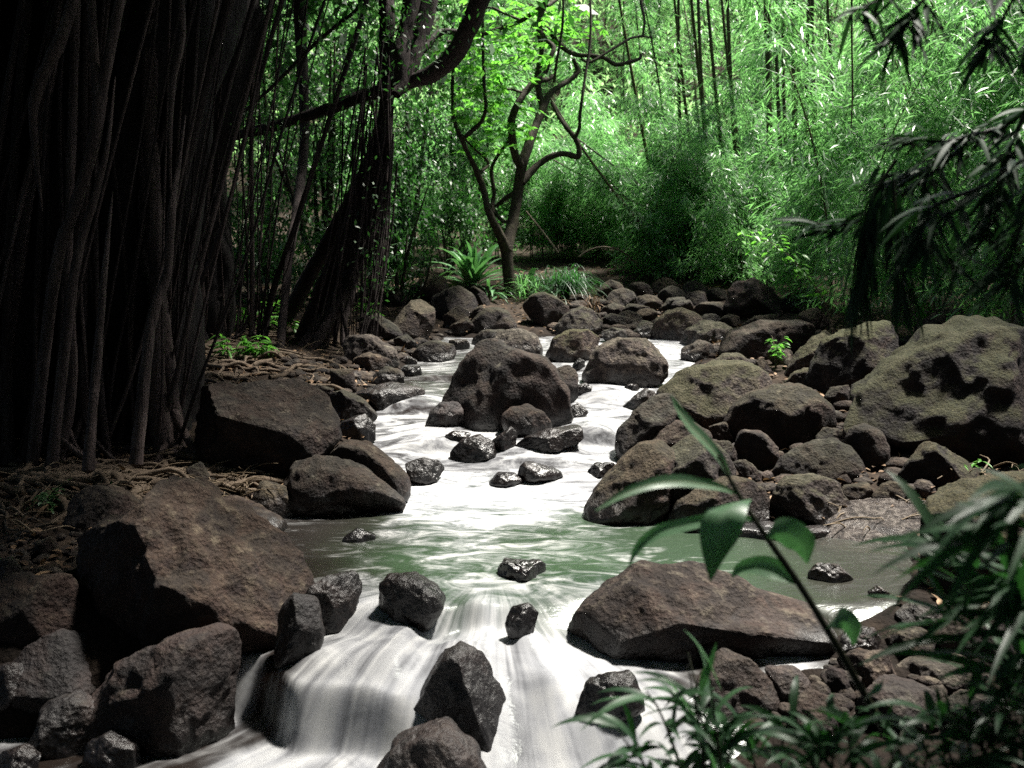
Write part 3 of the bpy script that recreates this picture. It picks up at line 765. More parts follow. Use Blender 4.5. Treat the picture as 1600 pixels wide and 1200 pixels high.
B, R_, S = "boulder", "rock", "stone"
ROCKS = [
 # --- the middle of the stream
 (B, [(748,533),(770,530),(800,545),(849,561),(862,579),(886,613),(886,647),(869,659),(790,672),(714,670),(692,625),(697,612),(724,559)], "big dark brown boulder standing in midstream between the two arms of the rapid", dict(moss=.12, tone=.0, facets=3, depth=.7, planes=[(.1, -.95, .12, .5)])),
 (R_, [(668,667),(670,647),(687,630),(714,630),(730,647),(724,667)], "black rounded rock at the left foot of the big midstream boulder", dict(tone=0, moss=0, wet=.3)),
 (R_, [(786,647),(798,637),(825,635),(849,644),(860,664),(852,674),(822,681),(795,677),(785,660)], "smooth dark round rock leaning on the front of the midstream boulder", dict(tone=.02, moss=.1, facets=1)),
 (R_, [(704,704),(724,687),(751,681),(771,694),(775,711),(737,721),(710,721)], "wet glistening rock below the midstream boulder, the largest of the shiny ones there", dict(wet=1, moss=0)),
 (S, [(694,682),(710,674),(737,677),(724,691),(700,691)], "small wet black stone wedged behind the glistening rock", dict(wet=1, moss=0)),
 (R_, [(768,690),(798,667),(810,677),(802,698),(775,704)], "wet pointed rock with a pale gleaming top, right of the glistening rock", dict(wet=.9, moss=0, tone=.1)),
 (R_, [(795,703),(822,681),(866,674),(906,667),(912,687),(872,698),(822,706)], "long low wet ledge rock with water slipping over its right end", dict(wet=1, moss=0)),
 (R_, [(860,580),(889,569),(903,583),(901,620),(889,632),(866,632)], "dark upright rock pressed against the right side of the midstream boulder", dict(tone=.1, moss=.2)),
 (S, [(886,640),(903,630),(920,644),(906,652),(886,650)], "small wet stone at the right corner of the midstream boulder", dict(wet=.9)),
 (B, [(771,532),(788,519),(815,515),(839,525),(847,542),(842,558),(805,560),(775,556)], "pale speckled rounded boulder just behind the midstream boulder", dict(tone=.9, moss=.25, facets=2)),
 (R_, [(737,529),(754,517),(788,515),(790,529),(760,542),(736,540)], "dark flat rock behind the midstream boulder, left of the pale one", dict(tone=.1)),
 (R_, [(643,556),(656,539),(680,534),(710,539),(716,552),(704,561),(650,566)], "brown rock alone in the upper left arm of the stream", dict(tone=.25, moss=.3)),
 (S, [(626,559),(636,556),(653,563),(650,570),(632,568)], "small pinkish pebble at the bank of the left arm", dict(tone=.5, moss=0, facets=1)),
 (R_, [(624,573),(656,571),(658,585),(636,588)], "low grey rock at the edge of the left arm beside the pinkish pebble", dict(tone=.3)),
 (R_, [(579,588),(602,573),(633,583),(634,600),(610,606),(582,603)], "dark angular rock on the left bank below the pale flat slab", dict(tone=.2)),
 (R_, [(535,622),(569,610),(609,601),(660,608),(666,617),(636,630),(589,635),(552,632)], "wet shiny flat rock stretching into the left arm of the stream", dict(wet=.85, moss=0, tone=.1)),
 (B, [(535,542),(545,525),(579,524),(619,546),(621,568),(589,572),(548,566)], "broad pale flat slab on the left bank of the upper stream", dict(tone=.8, moss=.1, facets=3)),
 (R_, [(548,562),(575,552),(605,560),(618,574),(590,582),(555,580)], "rounded tan rock in front of the pale flat slab", dict(tone=.5, moss=.2)),
 (R_, [(515,578),(552,576),(554,608),(521,611)], "dark squarish block with a flat top among roots of the leaning fig", dict(tone=.05, facets=3)),
 (R_, [(511,617),(535,610),(569,627),(589,650),(569,662),(535,660),(511,640)], "grey rock with a sloping top at the stream's left edge, above the shiny black one", dict(tone=.15)),
 (R_, [(532,660),(569,647),(587,667),(582,686),(542,690),(532,674)], "shiny black crumpled rock at the left edge of the white water", dict(wet=1, moss=0)),
 (R_, [(461,602),(484,600),(505,620),(500,630),(468,620)], "pale smooth rock behind the large slanting boulder on the left bank", dict(tone=.6, moss=.3)),
 (R_, [(491,600),(521,607),(520,622),(505,624)], "small brown wedge rock beside the dark squarish block", dict(tone=.3)),
 (S, [(545,588),(556,578),(566,588),(562,600),(548,600)], "small tan egg shaped stone right of the dark squarish block", dict(tone=.6, moss=0)),
 (B, [(287,671),(297,627),(314,606),(381,600),(456,598),(499,617),(524,650),(526,685),(493,711),(456,724),(380,745),(304,748)], "large slab sided boulder with a grey slanting top on the left bank", dict(tone=.25, moss=.1, facets=2, depth=.85, rough=1.2, planes=[(-.1, -.95, -.2, .5), (.2, -.45, .85, .5), (-.8, -.5, .1, .6)])),
 (B, [(446,754),(458,729),(496,710),(533,715),(571,733),(608,762),(626,787),(571,804),(488,806),(448,786)], "smooth humped boulder at the pool's upper left edge, nearest of the pair", dict(tone=.25, moss=.15, facets=2, depth=.7)),
 (B, [(500,715),(533,692),(571,697),(608,717),(634,742),(634,764),(621,774),(560,770)], "rounded brown boulder just behind the smooth humped one", dict(tone=.2, moss=.15, facets=2)),
 (R_, [(633,725),(662,717),(687,721),(697,733),(667,756),(642,748)], "wet rock below a little fall of white water, left of midstream", dict(wet=.85, tone=.2, moss=0)),
 (S, [(763,754),(779,740),(804,742),(821,752),(800,759),(775,759)], "low smooth black stone in white water, left one of a touching pair", dict(wet=1, moss=0, facets=1)),
 (R_, [(804,727),(821,721),(875,735),(878,744),(825,752),(806,744)], "wet black rock in white water, right one of a touching pair", dict(wet=1, moss=0)),
 (S, [(915,735),(929,725),(958,724),(966,731),(946,744),(917,744)], "flat black stone alone in the white water under the right hand fall", dict(wet=.8, moss=0, tone=0)),
 (R_, [(777,894),(792,878),(817,881),(842,879),(858,894),(838,905),(796,905)], "lumpy wet black rock rising from the middle of the pool above the lip", dict(wet=1, moss=0, rough=1.6)),
 (S, [(533,842),(558,827),(588,837),(583,846),(546,848)], "small wet stone in the dark left side of the pool", dict(wet=.9, moss=0)),
 # --- lower left bank
 (B, [(104,867),(154,829),(217,808),(246,775),(275,763),(308,783),(333,800),(375,821),(417,850),(471,900),(477,940),(474,1000),(400,1035),(250,1040),(110,1010)], "huge rugged brown boulder with a ribbed sunlit right flank, lower left", dict(tone=.3, moss=.1, facets=2, rough=1.5, depth=.85, planes=[(-.62, -.75, .02, .42), (.55, -.5, .62, .5), (.2, -.95, -.2, .55)])),
 (B, [(154,1067),(208,1021),(258,1000),(325,994),(363,1008),(373,1046),(363,1100),(342,1175),(167,1178),(146,1117)], "lumpy dark purple boulder below the huge rugged one beside the cascade", dict(tone=.1, moss=0, wet=.3, rough=1.5, depth=.7)),
 (B, [(-40,990),(-40,925),(0,910),(50,900),(104,900),(120,960),(104,1000)], "low dark boulder at the photo's left edge beside the huge rugged one", dict(tone=.12, moss=.1)),
 (R_, [(-20,1048),(0,1040),(25,1033),(46,1054),(40,1083),(0,1105),(-25,1100)], "wet rough rock at the left edge, above the dark backwater", dict(wet=.9, moss=0)),
 (R_, [(-10,1185),(33,1172),(65,1188),(68,1215),(-10,1220)], "wet rock in the bottom left corner", dict(wet=.9, moss=0)),
 (R_, [(130,1165),(165,1150),(210,1165),(215,1195),(170,1205),(128,1195)], "low wet black rock at the foot of the lumpy dark purple boulder", dict(wet=.9, moss=0)),
 (B, [(104,783),(138,765),(183,767),(217,792),(212,812),(154,842),(106,835)], "brown rounded boulder just behind the huge rugged one, below the roots", dict(tone=.25, moss=.15)),
 (R_, [(-12,900),(-10,877),(25,872),(46,898),(0,912)], "flat brown stone on the pebbly bank at the left edge", dict(tone=.3)),
 (R_, [(321,785),(354,779),(400,794),(442,812),(447,825),(417,834),(360,824)], "flat grey rock sloping into the pool between the two left boulders", dict(tone=.55, moss=.05, facets=2)),
 (R_, [(390,790),(408,752),(442,762),(462,783),(458,804),(417,804)], "greenish pale round rock beside the pool in front of the humped boulder", dict(tone=.75, moss=.35, facets=2)),
 (R_, [(292,731),(312,721),(329,746),(320,755),(298,752)], "small pointed grey rock among twigs under the slab sided boulder", dict(tone=.4)),
 (S, [(354,754),(371,750),(384,758),(370,765)], "small reddish round stone among twigs on the left bank", dict(tone=.4, moss=0)),
 (R_, [(52,848),(79,840),(92,862),(75,872),(56,868)], "small dark rock on the pebbly left bank under the roots", dict(tone=.1)),
 (R_, [(75,781),(88,769),(125,771),(121,785),(83,790)], "flat brown stone tucked under the hanging roots, left bank", dict(tone=.3)),
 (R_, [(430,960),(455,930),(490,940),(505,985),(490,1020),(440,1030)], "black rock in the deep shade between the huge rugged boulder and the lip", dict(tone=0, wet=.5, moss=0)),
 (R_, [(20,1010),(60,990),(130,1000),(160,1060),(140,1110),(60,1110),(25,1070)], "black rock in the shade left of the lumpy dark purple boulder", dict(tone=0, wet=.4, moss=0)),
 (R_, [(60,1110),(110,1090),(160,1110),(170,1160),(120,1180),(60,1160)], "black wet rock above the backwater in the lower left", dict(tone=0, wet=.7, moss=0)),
 # --- cascade
 (R_, [(479,904),(517,896),(554,900),(566,917),(552,952),(535,978),(492,985),(470,950)], "wet dark rock at the pool lip, left of the little waterfall", dict(wet=.9, moss=0, tone=.05)),
 (R_, [(590,915),(608,902),(646,900),(683,921),(695,942),(667,969),(633,977),(596,960)], "wet black rock at the pool lip, right of the little waterfall", dict(wet=.95, moss=0, tone=.05)),
 (B, [(633,1138),(654,1092),(692,1029),(717,1017),(754,1033),(775,1067),(797,1117),(797,1158),(742,1160),(675,1150)], "black triangular boulder splitting the cascade", dict(wet=.85, moss=0, tone=0, facets=1, planes=[(-.35, -.9, .1, .45), (.75, -.45, .4, .55)])),
 (B, [(575,1230),(612,1171),(662,1146),(696,1138),(721,1154),(746,1179),(760,1230)], "wet grey rounded boulder at the bottom edge below the black triangular one", dict(wet=.75, moss=0, tone=.35, y=4.62, facets=3)),
 (R_, [(894,1105),(908,1067),(950,1052),(988,1050),(1008,1071),(1012,1095),(950,1122),(904,1122)], "wet black rock half covered by white water, lower right of the cascade", dict(wet=1, moss=0)),
 (B, [(871,1004),(908,954),(950,933),(1012,906),(1096,908),(1167,929),(1240,950),(1275,962),(1292,985),(1285,1015),(1200,1032),(1090,1042),(1000,1038),(920,1005)], "long flat topped brown boulder damming the pool, right of the cascade", dict(tone=.42, moss=.05, facets=2, depth=.7, planes=[(0, -.85, -.25, .45), (.15, -.35, .9, .62)])),
 (R_, [(790,971),(800,950),(825,946),(842,958),(825,994),(800,990)], "small wet rock in the lip of the cascade, half under water", dict(wet=1, moss=0)),
 (R_, [(1089,1066),(1135,1029),(1177,1029),(1202,1050),(1239,1083),(1245,1105),(1206,1130),(1114,1130)], "dark rounded rock in front of the long flat topped boulder, behind grass blades", dict(tone=.2, moss=.15, wet=.2)),
 (R_, [(1197,1046),(1248,1046),(1268,1071),(1243,1094),(1210,1080)], "smooth flat brown stone beside a white puddle, lower right", dict(tone=.5, moss=0, wet=.25, facets=2)),
 (R_, [(1310,1034),(1327,1019),(1385,1017),(1396,1054),(1372,1073),(1327,1064)], "tan blocky rock behind the dark leaning stem, lower right", dict(tone=.65, moss=.1)),
 (R_, [(1325,1098),(1352,1071),(1414,1071),(1468,1088),(1487,1104),(1472,1135),(1427,1144),(1352,1122)], "grey rounded rock behind the grass, lowest on the right", dict(tone=.4, moss=.05)),
 (R_, [(1398,1058),(1435,1038),(1489,1033),(1539,1046),(1548,1064),(1477,1084)], "mottled grey rock behind the grass, above the lowest one on the right", dict(tone=.5, moss=.2)),
 (R_, [(1308,1012),(1331,988),(1368,983),(1386,1004),(1360,1022),(1318,1024)], "reddish brown rock at the near end of the pool, right of the long boulder", dict(tone=.2, moss=0)),
 (S, [(1264,897),(1281,883),(1310,885),(1331,904),(1310,912),(1268,910)], "small grey rock with a green top alone in the right side of the pool", dict(tone=.45, moss=.3, wet=.3)),
 (S, [(1356,925),(1372,916),(1391,927),(1384,934),(1364,934)], "pale wet pebble breaking the water at the pool's right", dict(tone=.95, moss=0, wet=.15)),
 (B, [(1422,830),(1460,792),(1518,771),(1600,750),(1680,760),(1690,880),(1477,910),(1427,912)], "dark mossy boulder at the right edge beside the gravel bar", dict(tone=.12, moss=.6)),
 (R_, [(1440,860),(1480,842),(1540,845),(1570,880),(1530,905),(1460,905)], "lower lump of mossy stone under the boulder at the right edge", dict(tone=.3, moss=.6)),
 (R_, [(1285,1062),(1300,1045),(1322,1050),(1330,1085),(1300,1095)], "small dark rock right of the smooth flat brown stone", dict(tone=.1, moss=0)),
 (R_, [(1380,1012),(1400,990),(1440,985),(1470,1005),(1450,1030),(1400,1032)], "dark rock at the near end of the pool behind the sweeping bamboo leaves", dict(tone=.1, moss=.2)),
 (R_, [(1470,1000),(1500,960),(1560,950),(1600,980),(1590,1020),(1500,1030)], "big shadowed rock by the right edge behind the sweeping bamboo leaves", dict(tone=.1, moss=.2)),
 (R_, [(1400,960),(1430,945),(1470,950),(1480,975),(1440,985),(1405,980)], "low wet rock at the pool's near right corner", dict(tone=.1, wet=.4)),
 (R_, [(1480,1110),(1510,1085),(1560,1090),(1580,1130),(1540,1150),(1490,1140)], "dark rock deep in the grass of the bottom right corner", dict(tone=.1, moss=.2)),
 (R_, [(1240,1100),(1270,1085),(1310,1095),(1320,1130),(1280,1145),(1245,1135)], "dark rock at the leaning stem's left, under the grass", dict(tone=.15, moss=.1)),
 # --- right bank heap
 (B, [(919,798),(938,758),(972,724),(1003,696),(1031,692),(1053,708),(1050,740),(1040,782),(1010,808),(950,816)], "smooth boulder like a whale's back at the right edge of the white water", dict(tone=.3, moss=.3, facets=2, depth=.9)),
 (B, [(1005,790),(1020,740),(1041,718),(1081,692),(1103,686),(1131,708),(1150,733),(1156,760),(1130,785),(1060,812)], "pitted greenish boulder right behind the whale backed one", dict(tone=.45, moss=.5, rough=1.3)),
 (B, [(1041,828),(1062,786),(1088,768),(1138,752),(1175,755),(1203,771),(1210,790),(1197,822),(1100,832)], "brown boulder at the waterline behind the broad hanging leaf", dict(tone=.25, moss=.35)),
 (B, [(1207,796),(1212,774),(1231,752),(1275,747),(1309,755),(1316,774),(1331,786),(1328,799),(1309,813),(1288,823),(1259,825),(1213,818)], "faceted reddish boulder with a green top beside the gravel bar", dict(tone=.55, moss=.5, facets=8, rough=1.2)),
 (R_, [(1120,832),(1150,822),(1200,824),(1240,826),(1300,824),(1310,836),(1240,846),(1150,842)], "low dark ledge of rock at the waterline under the faceted boulder", dict(tone=0, wet=.7, moss=0)),
 (B, [(1006,701),(1031,671),(1059,658),(1088,664),(1109,677),(1110,695),(1085,712),(1040,718)], "dark smooth boulder in the heap just right of the lower fall", dict(tone=.1, moss=.15, facets=3)),
 (B, [(967,676),(991,646),(1025,622),(1050,618),(1066,636),(1075,655),(1041,672),(1009,697),(978,713),(970,695)], "rough brown boulder edging the right side of the rapid", dict(tone=.25, moss=.25, rough=1.2)),
 (R_, [(972,690),(985,672),(1000,668),(1004,690),(995,706),(978,708)], "wet rock knob at the foot of the rough brown boulder by the fall", dict(wet=.9, moss=0)),
 (B, [(1028,616),(1061,592),(1064,583),(1089,573),(1130,567),(1171,570),(1193,581),(1213,600),(1186,635),(1130,662),(1097,668),(1064,645)], "large pale mossy domed boulder above the heap on the right bank", dict(tone=.6, moss=.75, facets=4)),
 (R_, [(970,640),(990,622),(1009,608),(1026,612),(1023,624),(998,639)], "black wedge of rock sticking into the right arm of the rapid", dict(tone=0, wet=.7, moss=0)),
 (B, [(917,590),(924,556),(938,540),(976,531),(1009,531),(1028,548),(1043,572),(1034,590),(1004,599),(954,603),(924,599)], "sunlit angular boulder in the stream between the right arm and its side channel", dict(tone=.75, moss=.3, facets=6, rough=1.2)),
 (B, [(852,562),(863,529),(891,517),(921,517),(940,529),(936,547),(918,561),(896,566),(866,566)], "mossy hump of rock upstream, left of the sunlit angular boulder", dict(tone=.55, moss=.8)),
 (S, [(863,553),(874,541),(885,545),(887,561),(866,564)], "small round pale stone at the foot of the mossy hump", dict(tone=.7, moss=.3)),
 (S, [(895,569),(905,560),(914,564),(914,576),(896,578)], "small dark stone by the little side fall", dict(tone=.0, wet=.5)),
 (S, [(900,604),(915,598),(925,605),(920,615),(905,614)], "small wet stone in white water below the sunlit angular boulder", dict(wet=.8, moss=0)),
 (S, [(975,606),(985,600),(1000,602),(1000,608),(980,610)], "tiny flat dark stone in the white water of the right arm", dict(wet=.7, moss=0)),
 (R_, [(891,517),(910,509),(935,513),(939,522),(910,524)], "pale flat topped rock behind the mossy hump", dict(tone=.75, moss=.5)),
 (R_, [(938,520),(954,511),(976,515),(980,528),(962,536),(943,528)], "pale rounded rock behind the sunlit angular boulder", dict(tone=.7, moss=.5)),
 (R_, [(988,520),(1004,501),(1020,504),(1026,520),(1002,528)], "greenish rock left of the big pale dome upstream", dict(tone=.6, moss=.6)),
 (B, [(1018,524),(1026,501),(1042,489),(1064,483),(1089,490),(1099,503),(1090,517),(1067,530),(1042,532)], "big pale striped dome of rock at the head of the right arm", dict(tone=.8, moss=.6, facets=3)),
 (B, [(1065,536),(1075,515),(1102,502),(1130,504),(1149,515),(1146,526),(1125,532),(1100,536)], "pale mossy rock right of the big pale dome upstream", dict(tone=.8, moss=.6)),
 (R_, [(1053,552),(1067,544),(1102,534),(1119,540),(1118,563),(1092,565),(1070,562)], "pitted dark rock at the right edge of the upper white water", dict(tone=.4, wet=.2, rough=1.5)),
 (B, [(861,519),(883,493),(910,479),(927,485),(940,501),(938,514),(905,516),(868,527)], "slanting half sunlit boulder right of the forked tree's roots", dict(tone=.5, moss=.5)),
 (B, [(817,478),(833,460),(850,456),(874,468),(888,479),(886,503),(855,510),(825,490)], "dark mossy boulder right at the forked tree's foot", dict(tone=.25, moss=.6)),
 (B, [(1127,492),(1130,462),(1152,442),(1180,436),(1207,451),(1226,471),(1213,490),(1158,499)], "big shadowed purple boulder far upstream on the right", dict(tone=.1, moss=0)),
 (B, [(1125,552),(1141,519),(1188,506),(1247,502),(1269,509),(1275,525),(1262,549),(1241,561),(1147,557)], "brown wedge shaped boulder with a bare vertical face on the right bank", dict(tone=.35, moss=.2, facets=3)),
 (R_, [(1119,564),(1131,553),(1156,553),(1169,562),(1162,574),(1125,575)], "pale cushion shaped rock below the brown wedge boulder", dict(tone=.8, moss=.6, facets=1)),
 (R_, [(1181,562),(1194,561),(1207,584),(1200,594),(1186,590)], "narrow upright grey rock under the brown wedge boulder", dict(tone=.4)),
 (R_, [(1195,553),(1209,542),(1231,548),(1239,561),(1215,570)], "cream capped rock under the brown wedge boulder, beside the sapling", dict(tone=.9, moss=.2)),
 (B, [(1229,588),(1244,559),(1272,531),(1303,516),(1318,521),(1290,545),(1276,579),(1247,590)], "mossy slab leaning against the large black and green boulder", dict(tone=.65, moss=.8)),
 (B, [(1268,598),(1275,562),(1288,534),(1319,517),(1350,506),(1391,503),(1402,531),(1393,564),(1375,588),(1319,612),(1286,616)], "large black boulder with a moss green crown on the right bank", dict(tone=0, moss=.9, facets=5)),
 (R_, [(1223,602),(1241,584),(1269,572),(1274,602),(1240,610)], "mossy rock tucked between the domed boulder and the black mossy one", dict(tone=.5, moss=.7)),
 (B, [(1322,660),(1338,625),(1375,597),(1412,569),(1453,541),(1484,516),(1522,503),(1569,503),(1640,520),(1690,600),(1680,700),(1538,716),(1469,712),(1388,685),(1334,680)], "huge purple grey moss patched boulder at the right edge", dict(tone=.12, moss=.75, facets=4, depth=.8, rough=1.15, planes=[(-.45, -.6, .55, .78)])),
 (R_, [(1323,612),(1331,591),(1350,581),(1378,584),(1374,605),(1344,618)], "pale green topped rock left of the huge moss patched boulder", dict(tone=.7, moss=.6)),
 (S, [(1378,572),(1381,556),(1403,553),(1412,560),(1397,578)], "small pale topped rock wedged behind the huge moss patched boulder", dict(tone=.6, moss=.5)),
 (B, [(1137,668),(1150,638),(1178,616),(1219,605),(1256,603),(1284,619),(1300,641),(1304,661),(1275,685),(1219,696),(1162,690)], "round dark brown boulder at the centre of the heap on the right bank", dict(tone=.1, moss=.3, facets=4)),
 (R_, [(1150,695),(1159,675),(1191,675),(1216,700),(1213,727),(1178,733),(1150,716)], "grey blocky rock under the round dark brown boulder", dict(tone=.25, moss=.1)),
 (R_, [(1107,668),(1134,661),(1149,693),(1120,690)], "dark angular rock filling the gap left of the round dark boulder", dict(tone=.15)),
 (R_, [(1110,690),(1140,690),(1155,715),(1140,735),(1115,715)], "dark rock deep in the heap above the pitted greenish boulder", dict(tone=.1)),
 (B, [(1210,743),(1231,716),(1269,697),(1306,688),(1331,700),(1346,725),(1341,743),(1300,754),(1240,752)], "loaf shaped boulder behind the faceted reddish one", dict(tone=.2, moss=.3, facets=2)),
 (R_, [(1323,690),(1331,669),(1350,663),(1375,672),(1387,699),(1375,729),(1350,735),(1333,717)], "egg shaped rock between the loaf shaped and the huge moss patched boulders", dict(tone=.25, moss=.2, facets=1)),
 (R_, [(1273,683),(1291,670),(1316,672),(1326,690),(1312,695),(1287,695)], "small brown rock on top of the loaf shaped boulder's back edge", dict(tone=.3)),
 (B, [(1407,745),(1431,712),(1456,691),(1484,703),(1516,722),(1526,742),(1491,763),(1434,763)], "peaked mossy dark boulder under the huge moss patched one", dict(tone=.1, moss=.5)),
 (R_, [(1314,770),(1322,760),(1359,756),(1367,773),(1350,787),(1320,785)], "grey stone at the back of the gravel bar, left of two", dict(tone=.3)),
 (R_, [(1364,777),(1380,760),(1397,753),(1428,762),(1431,780),(1400,792),(1372,788)], "dark stone at the back of the gravel bar, right of two", dict(tone=.2)),
 (R_, [(1288,621),(1300,606),(1330,602),(1332,617),(1310,634)], "small jumbled brown rock under the black mossy boulder", dict(tone=.35)),
 (R_, [(1145,724),(1166,719),(1191,741),(1190,755),(1162,751)], "grey knob of rock right of the pitted greenish boulder", dict(tone=.4, moss=.3)),
 (S, [(1186,742),(1200,736),(1212,740),(1210,752),(1190,752)], "pale smooth pebble caught in the heap beside the loaf shaped boulder", dict(tone=1, moss=0, facets=1)),
 (R_, [(1428,545),(1437,510),(1469,487),(1500,480),(1510,520),(1460,549)], "dark rock behind the huge moss patched boulder in the shade", dict(tone=.1, moss=.2)),
 (R_, [(1154,514),(1181,494),(1219,491),(1217,506),(1180,516)], "dark flat rock behind the brown wedge boulder", dict(tone=.2, moss=.3)),
 (R_, [(1248,493),(1275,481),(1300,505),(1288,522),(1262,514)], "round grey rock right behind the brown wedge boulder's peak", dict(tone=.35, moss=.4)),
 # --- far left bank, under the forked tree
 (B, [(638,454),(656,437),(678,430),(696,434),(701,452),(672,474),(645,472)], "mossy boulder beside the strap leaved plant, farthest left of its row", dict(tone=.3, moss=.6, facets=2)),
 (B, [(672,466),(692,455),(716,448),(737,459),(747,477),(730,492),(696,500),(678,493)], "reddish brown boulder below the strap leaved plant", dict(tone=.35, moss=.3)),
 (R_, [(730,454),(741,446),(759,457),(765,477),(748,480)], "dark upright rock tucked behind the reddish brown boulder", dict(tone=.2, moss=.4)),
 (B, [(612,512),(622,488),(640,470),(658,466),(677,482),(678,502),(660,528),(640,532)], "tall split boulder with a pale crest on the far left bank", dict(tone=.55, moss=.4, facets=5)),
 (R_, [(692,495),(712,476),(732,486),(727,509),(700,513)], "dark pointed rock under the reddish brown boulder", dict(tone=.15)),
 (R_, [(734,488),(752,477),(761,488),(742,502)], "small brown rock between the reddish boulder and the dark humped one", dict(tone=.3)),
 (B, [(737,502),(757,484),(780,481),(806,493),(808,512),(775,520),(741,520)], "dark humped boulder at the left foot of the forked tree", dict(tone=.15, moss=.35)),
 (R_, [(701,510),(730,495),(742,511),(714,524)], "black rock in the shade under the dark humped boulder", dict(tone=0)),
 (B, [(560,506),(589,492),(623,512),(635,528),(600,530),(567,524)], "dark sloping boulder left of the tall split one", dict(tone=.15)),
 (R_, [(598,458),(629,453),(642,467),(632,478),(602,478)], "grey mossy rock far back beside the leaning fig", dict(tone=.3, moss=.5)),
 (R_, [(614,530),(636,522),(652,539),(643,548),(620,544)], "brown rock at the water just below the tall split boulder", dict(tone=.3)),
 (R_, [(702,531),(734,531),(733,543),(718,547),(700,544)], "flat dark rock at the head of the left arm", dict(tone=.2)),
 (R_, [(545,462),(570,452),(600,456),(606,470),(570,476)], "pale flat rock far back behind the leaning fig", dict(tone=.7, moss=.3)),
 (R_, [(940,498),(955,490),(985,496),(990,508),(960,512)], "dark rock in the row upstream of the mossy hump", dict(tone=.15)),
 (B, [(965,490),(985,475),(1015,480),(1025,495),(1000,502)], "black shadowed rock under the bamboo, upstream of the stream head", dict(tone=.05)),
 (R_, [(1030,486),(1045,466),(1070,464),(1078,482),(1050,490)], "brown shaded rock behind the big pale dome upstream", dict(tone=.2)),
 (R_, [(936,490),(942,478),(955,478),(962,490)], "small mossy round rock right of the slanting half sunlit boulder", dict(tone=.5, moss=.6)),
]
for nm, poly, lab, kw in ROCKS:
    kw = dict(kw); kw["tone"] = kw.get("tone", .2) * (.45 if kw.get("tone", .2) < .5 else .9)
    stone(nm, poly, lab, **kw)
# the dark jumble upstream under the bamboo, where single stones can hardly be told apart
_rs = np.random.RandomState(55)
for px, row, w_ in [(935, 478, 44), (975, 470, 50), (1012, 474, 46), (1050, 462, 50), (1090, 468, 46), (1108, 486, 52), (1140, 502, 40), (905, 470, 40), (955, 456, 46), (1000, 454, 44), (1040, 448, 40),
                    (1085, 452, 44), (1120, 462, 36), (1235, 474, 44), (1260, 462, 46), (1110, 500, 36), (985, 498, 44), (1010, 492, 40), (925, 500, 36), (890, 448, 36), (1065, 480, 40), (960, 486, 46)]:
    th_ = np.linspace(0, 2 * np.pi, 9, endpoint=False) + .2
    h_ = w_ * _rs.uniform(.55, .8)
    rr_ = _rs.uniform(.8, 1.1, 9)
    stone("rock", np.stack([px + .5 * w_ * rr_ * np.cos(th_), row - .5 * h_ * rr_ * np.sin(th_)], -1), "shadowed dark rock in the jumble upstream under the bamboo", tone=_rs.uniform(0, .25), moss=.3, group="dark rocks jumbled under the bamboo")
# ---------------------------------------------------------------- trees
RS = np.random.RandomState(11)

def gz(x, y):
    return float(ground_z(np.array([x], float), np.array([y], float))[0])

def path_px(pts, y0, wob=0.0, seed=0):
    """(px,row,dy) stations -> world points near distance y0"""
    out = []
    for i, q in enumerate(pts):
        dy = q[2] if len(q) > 2 else 0.0
        out.append(P(q[0], q[1], y0 + dy))
    return np.array(out)

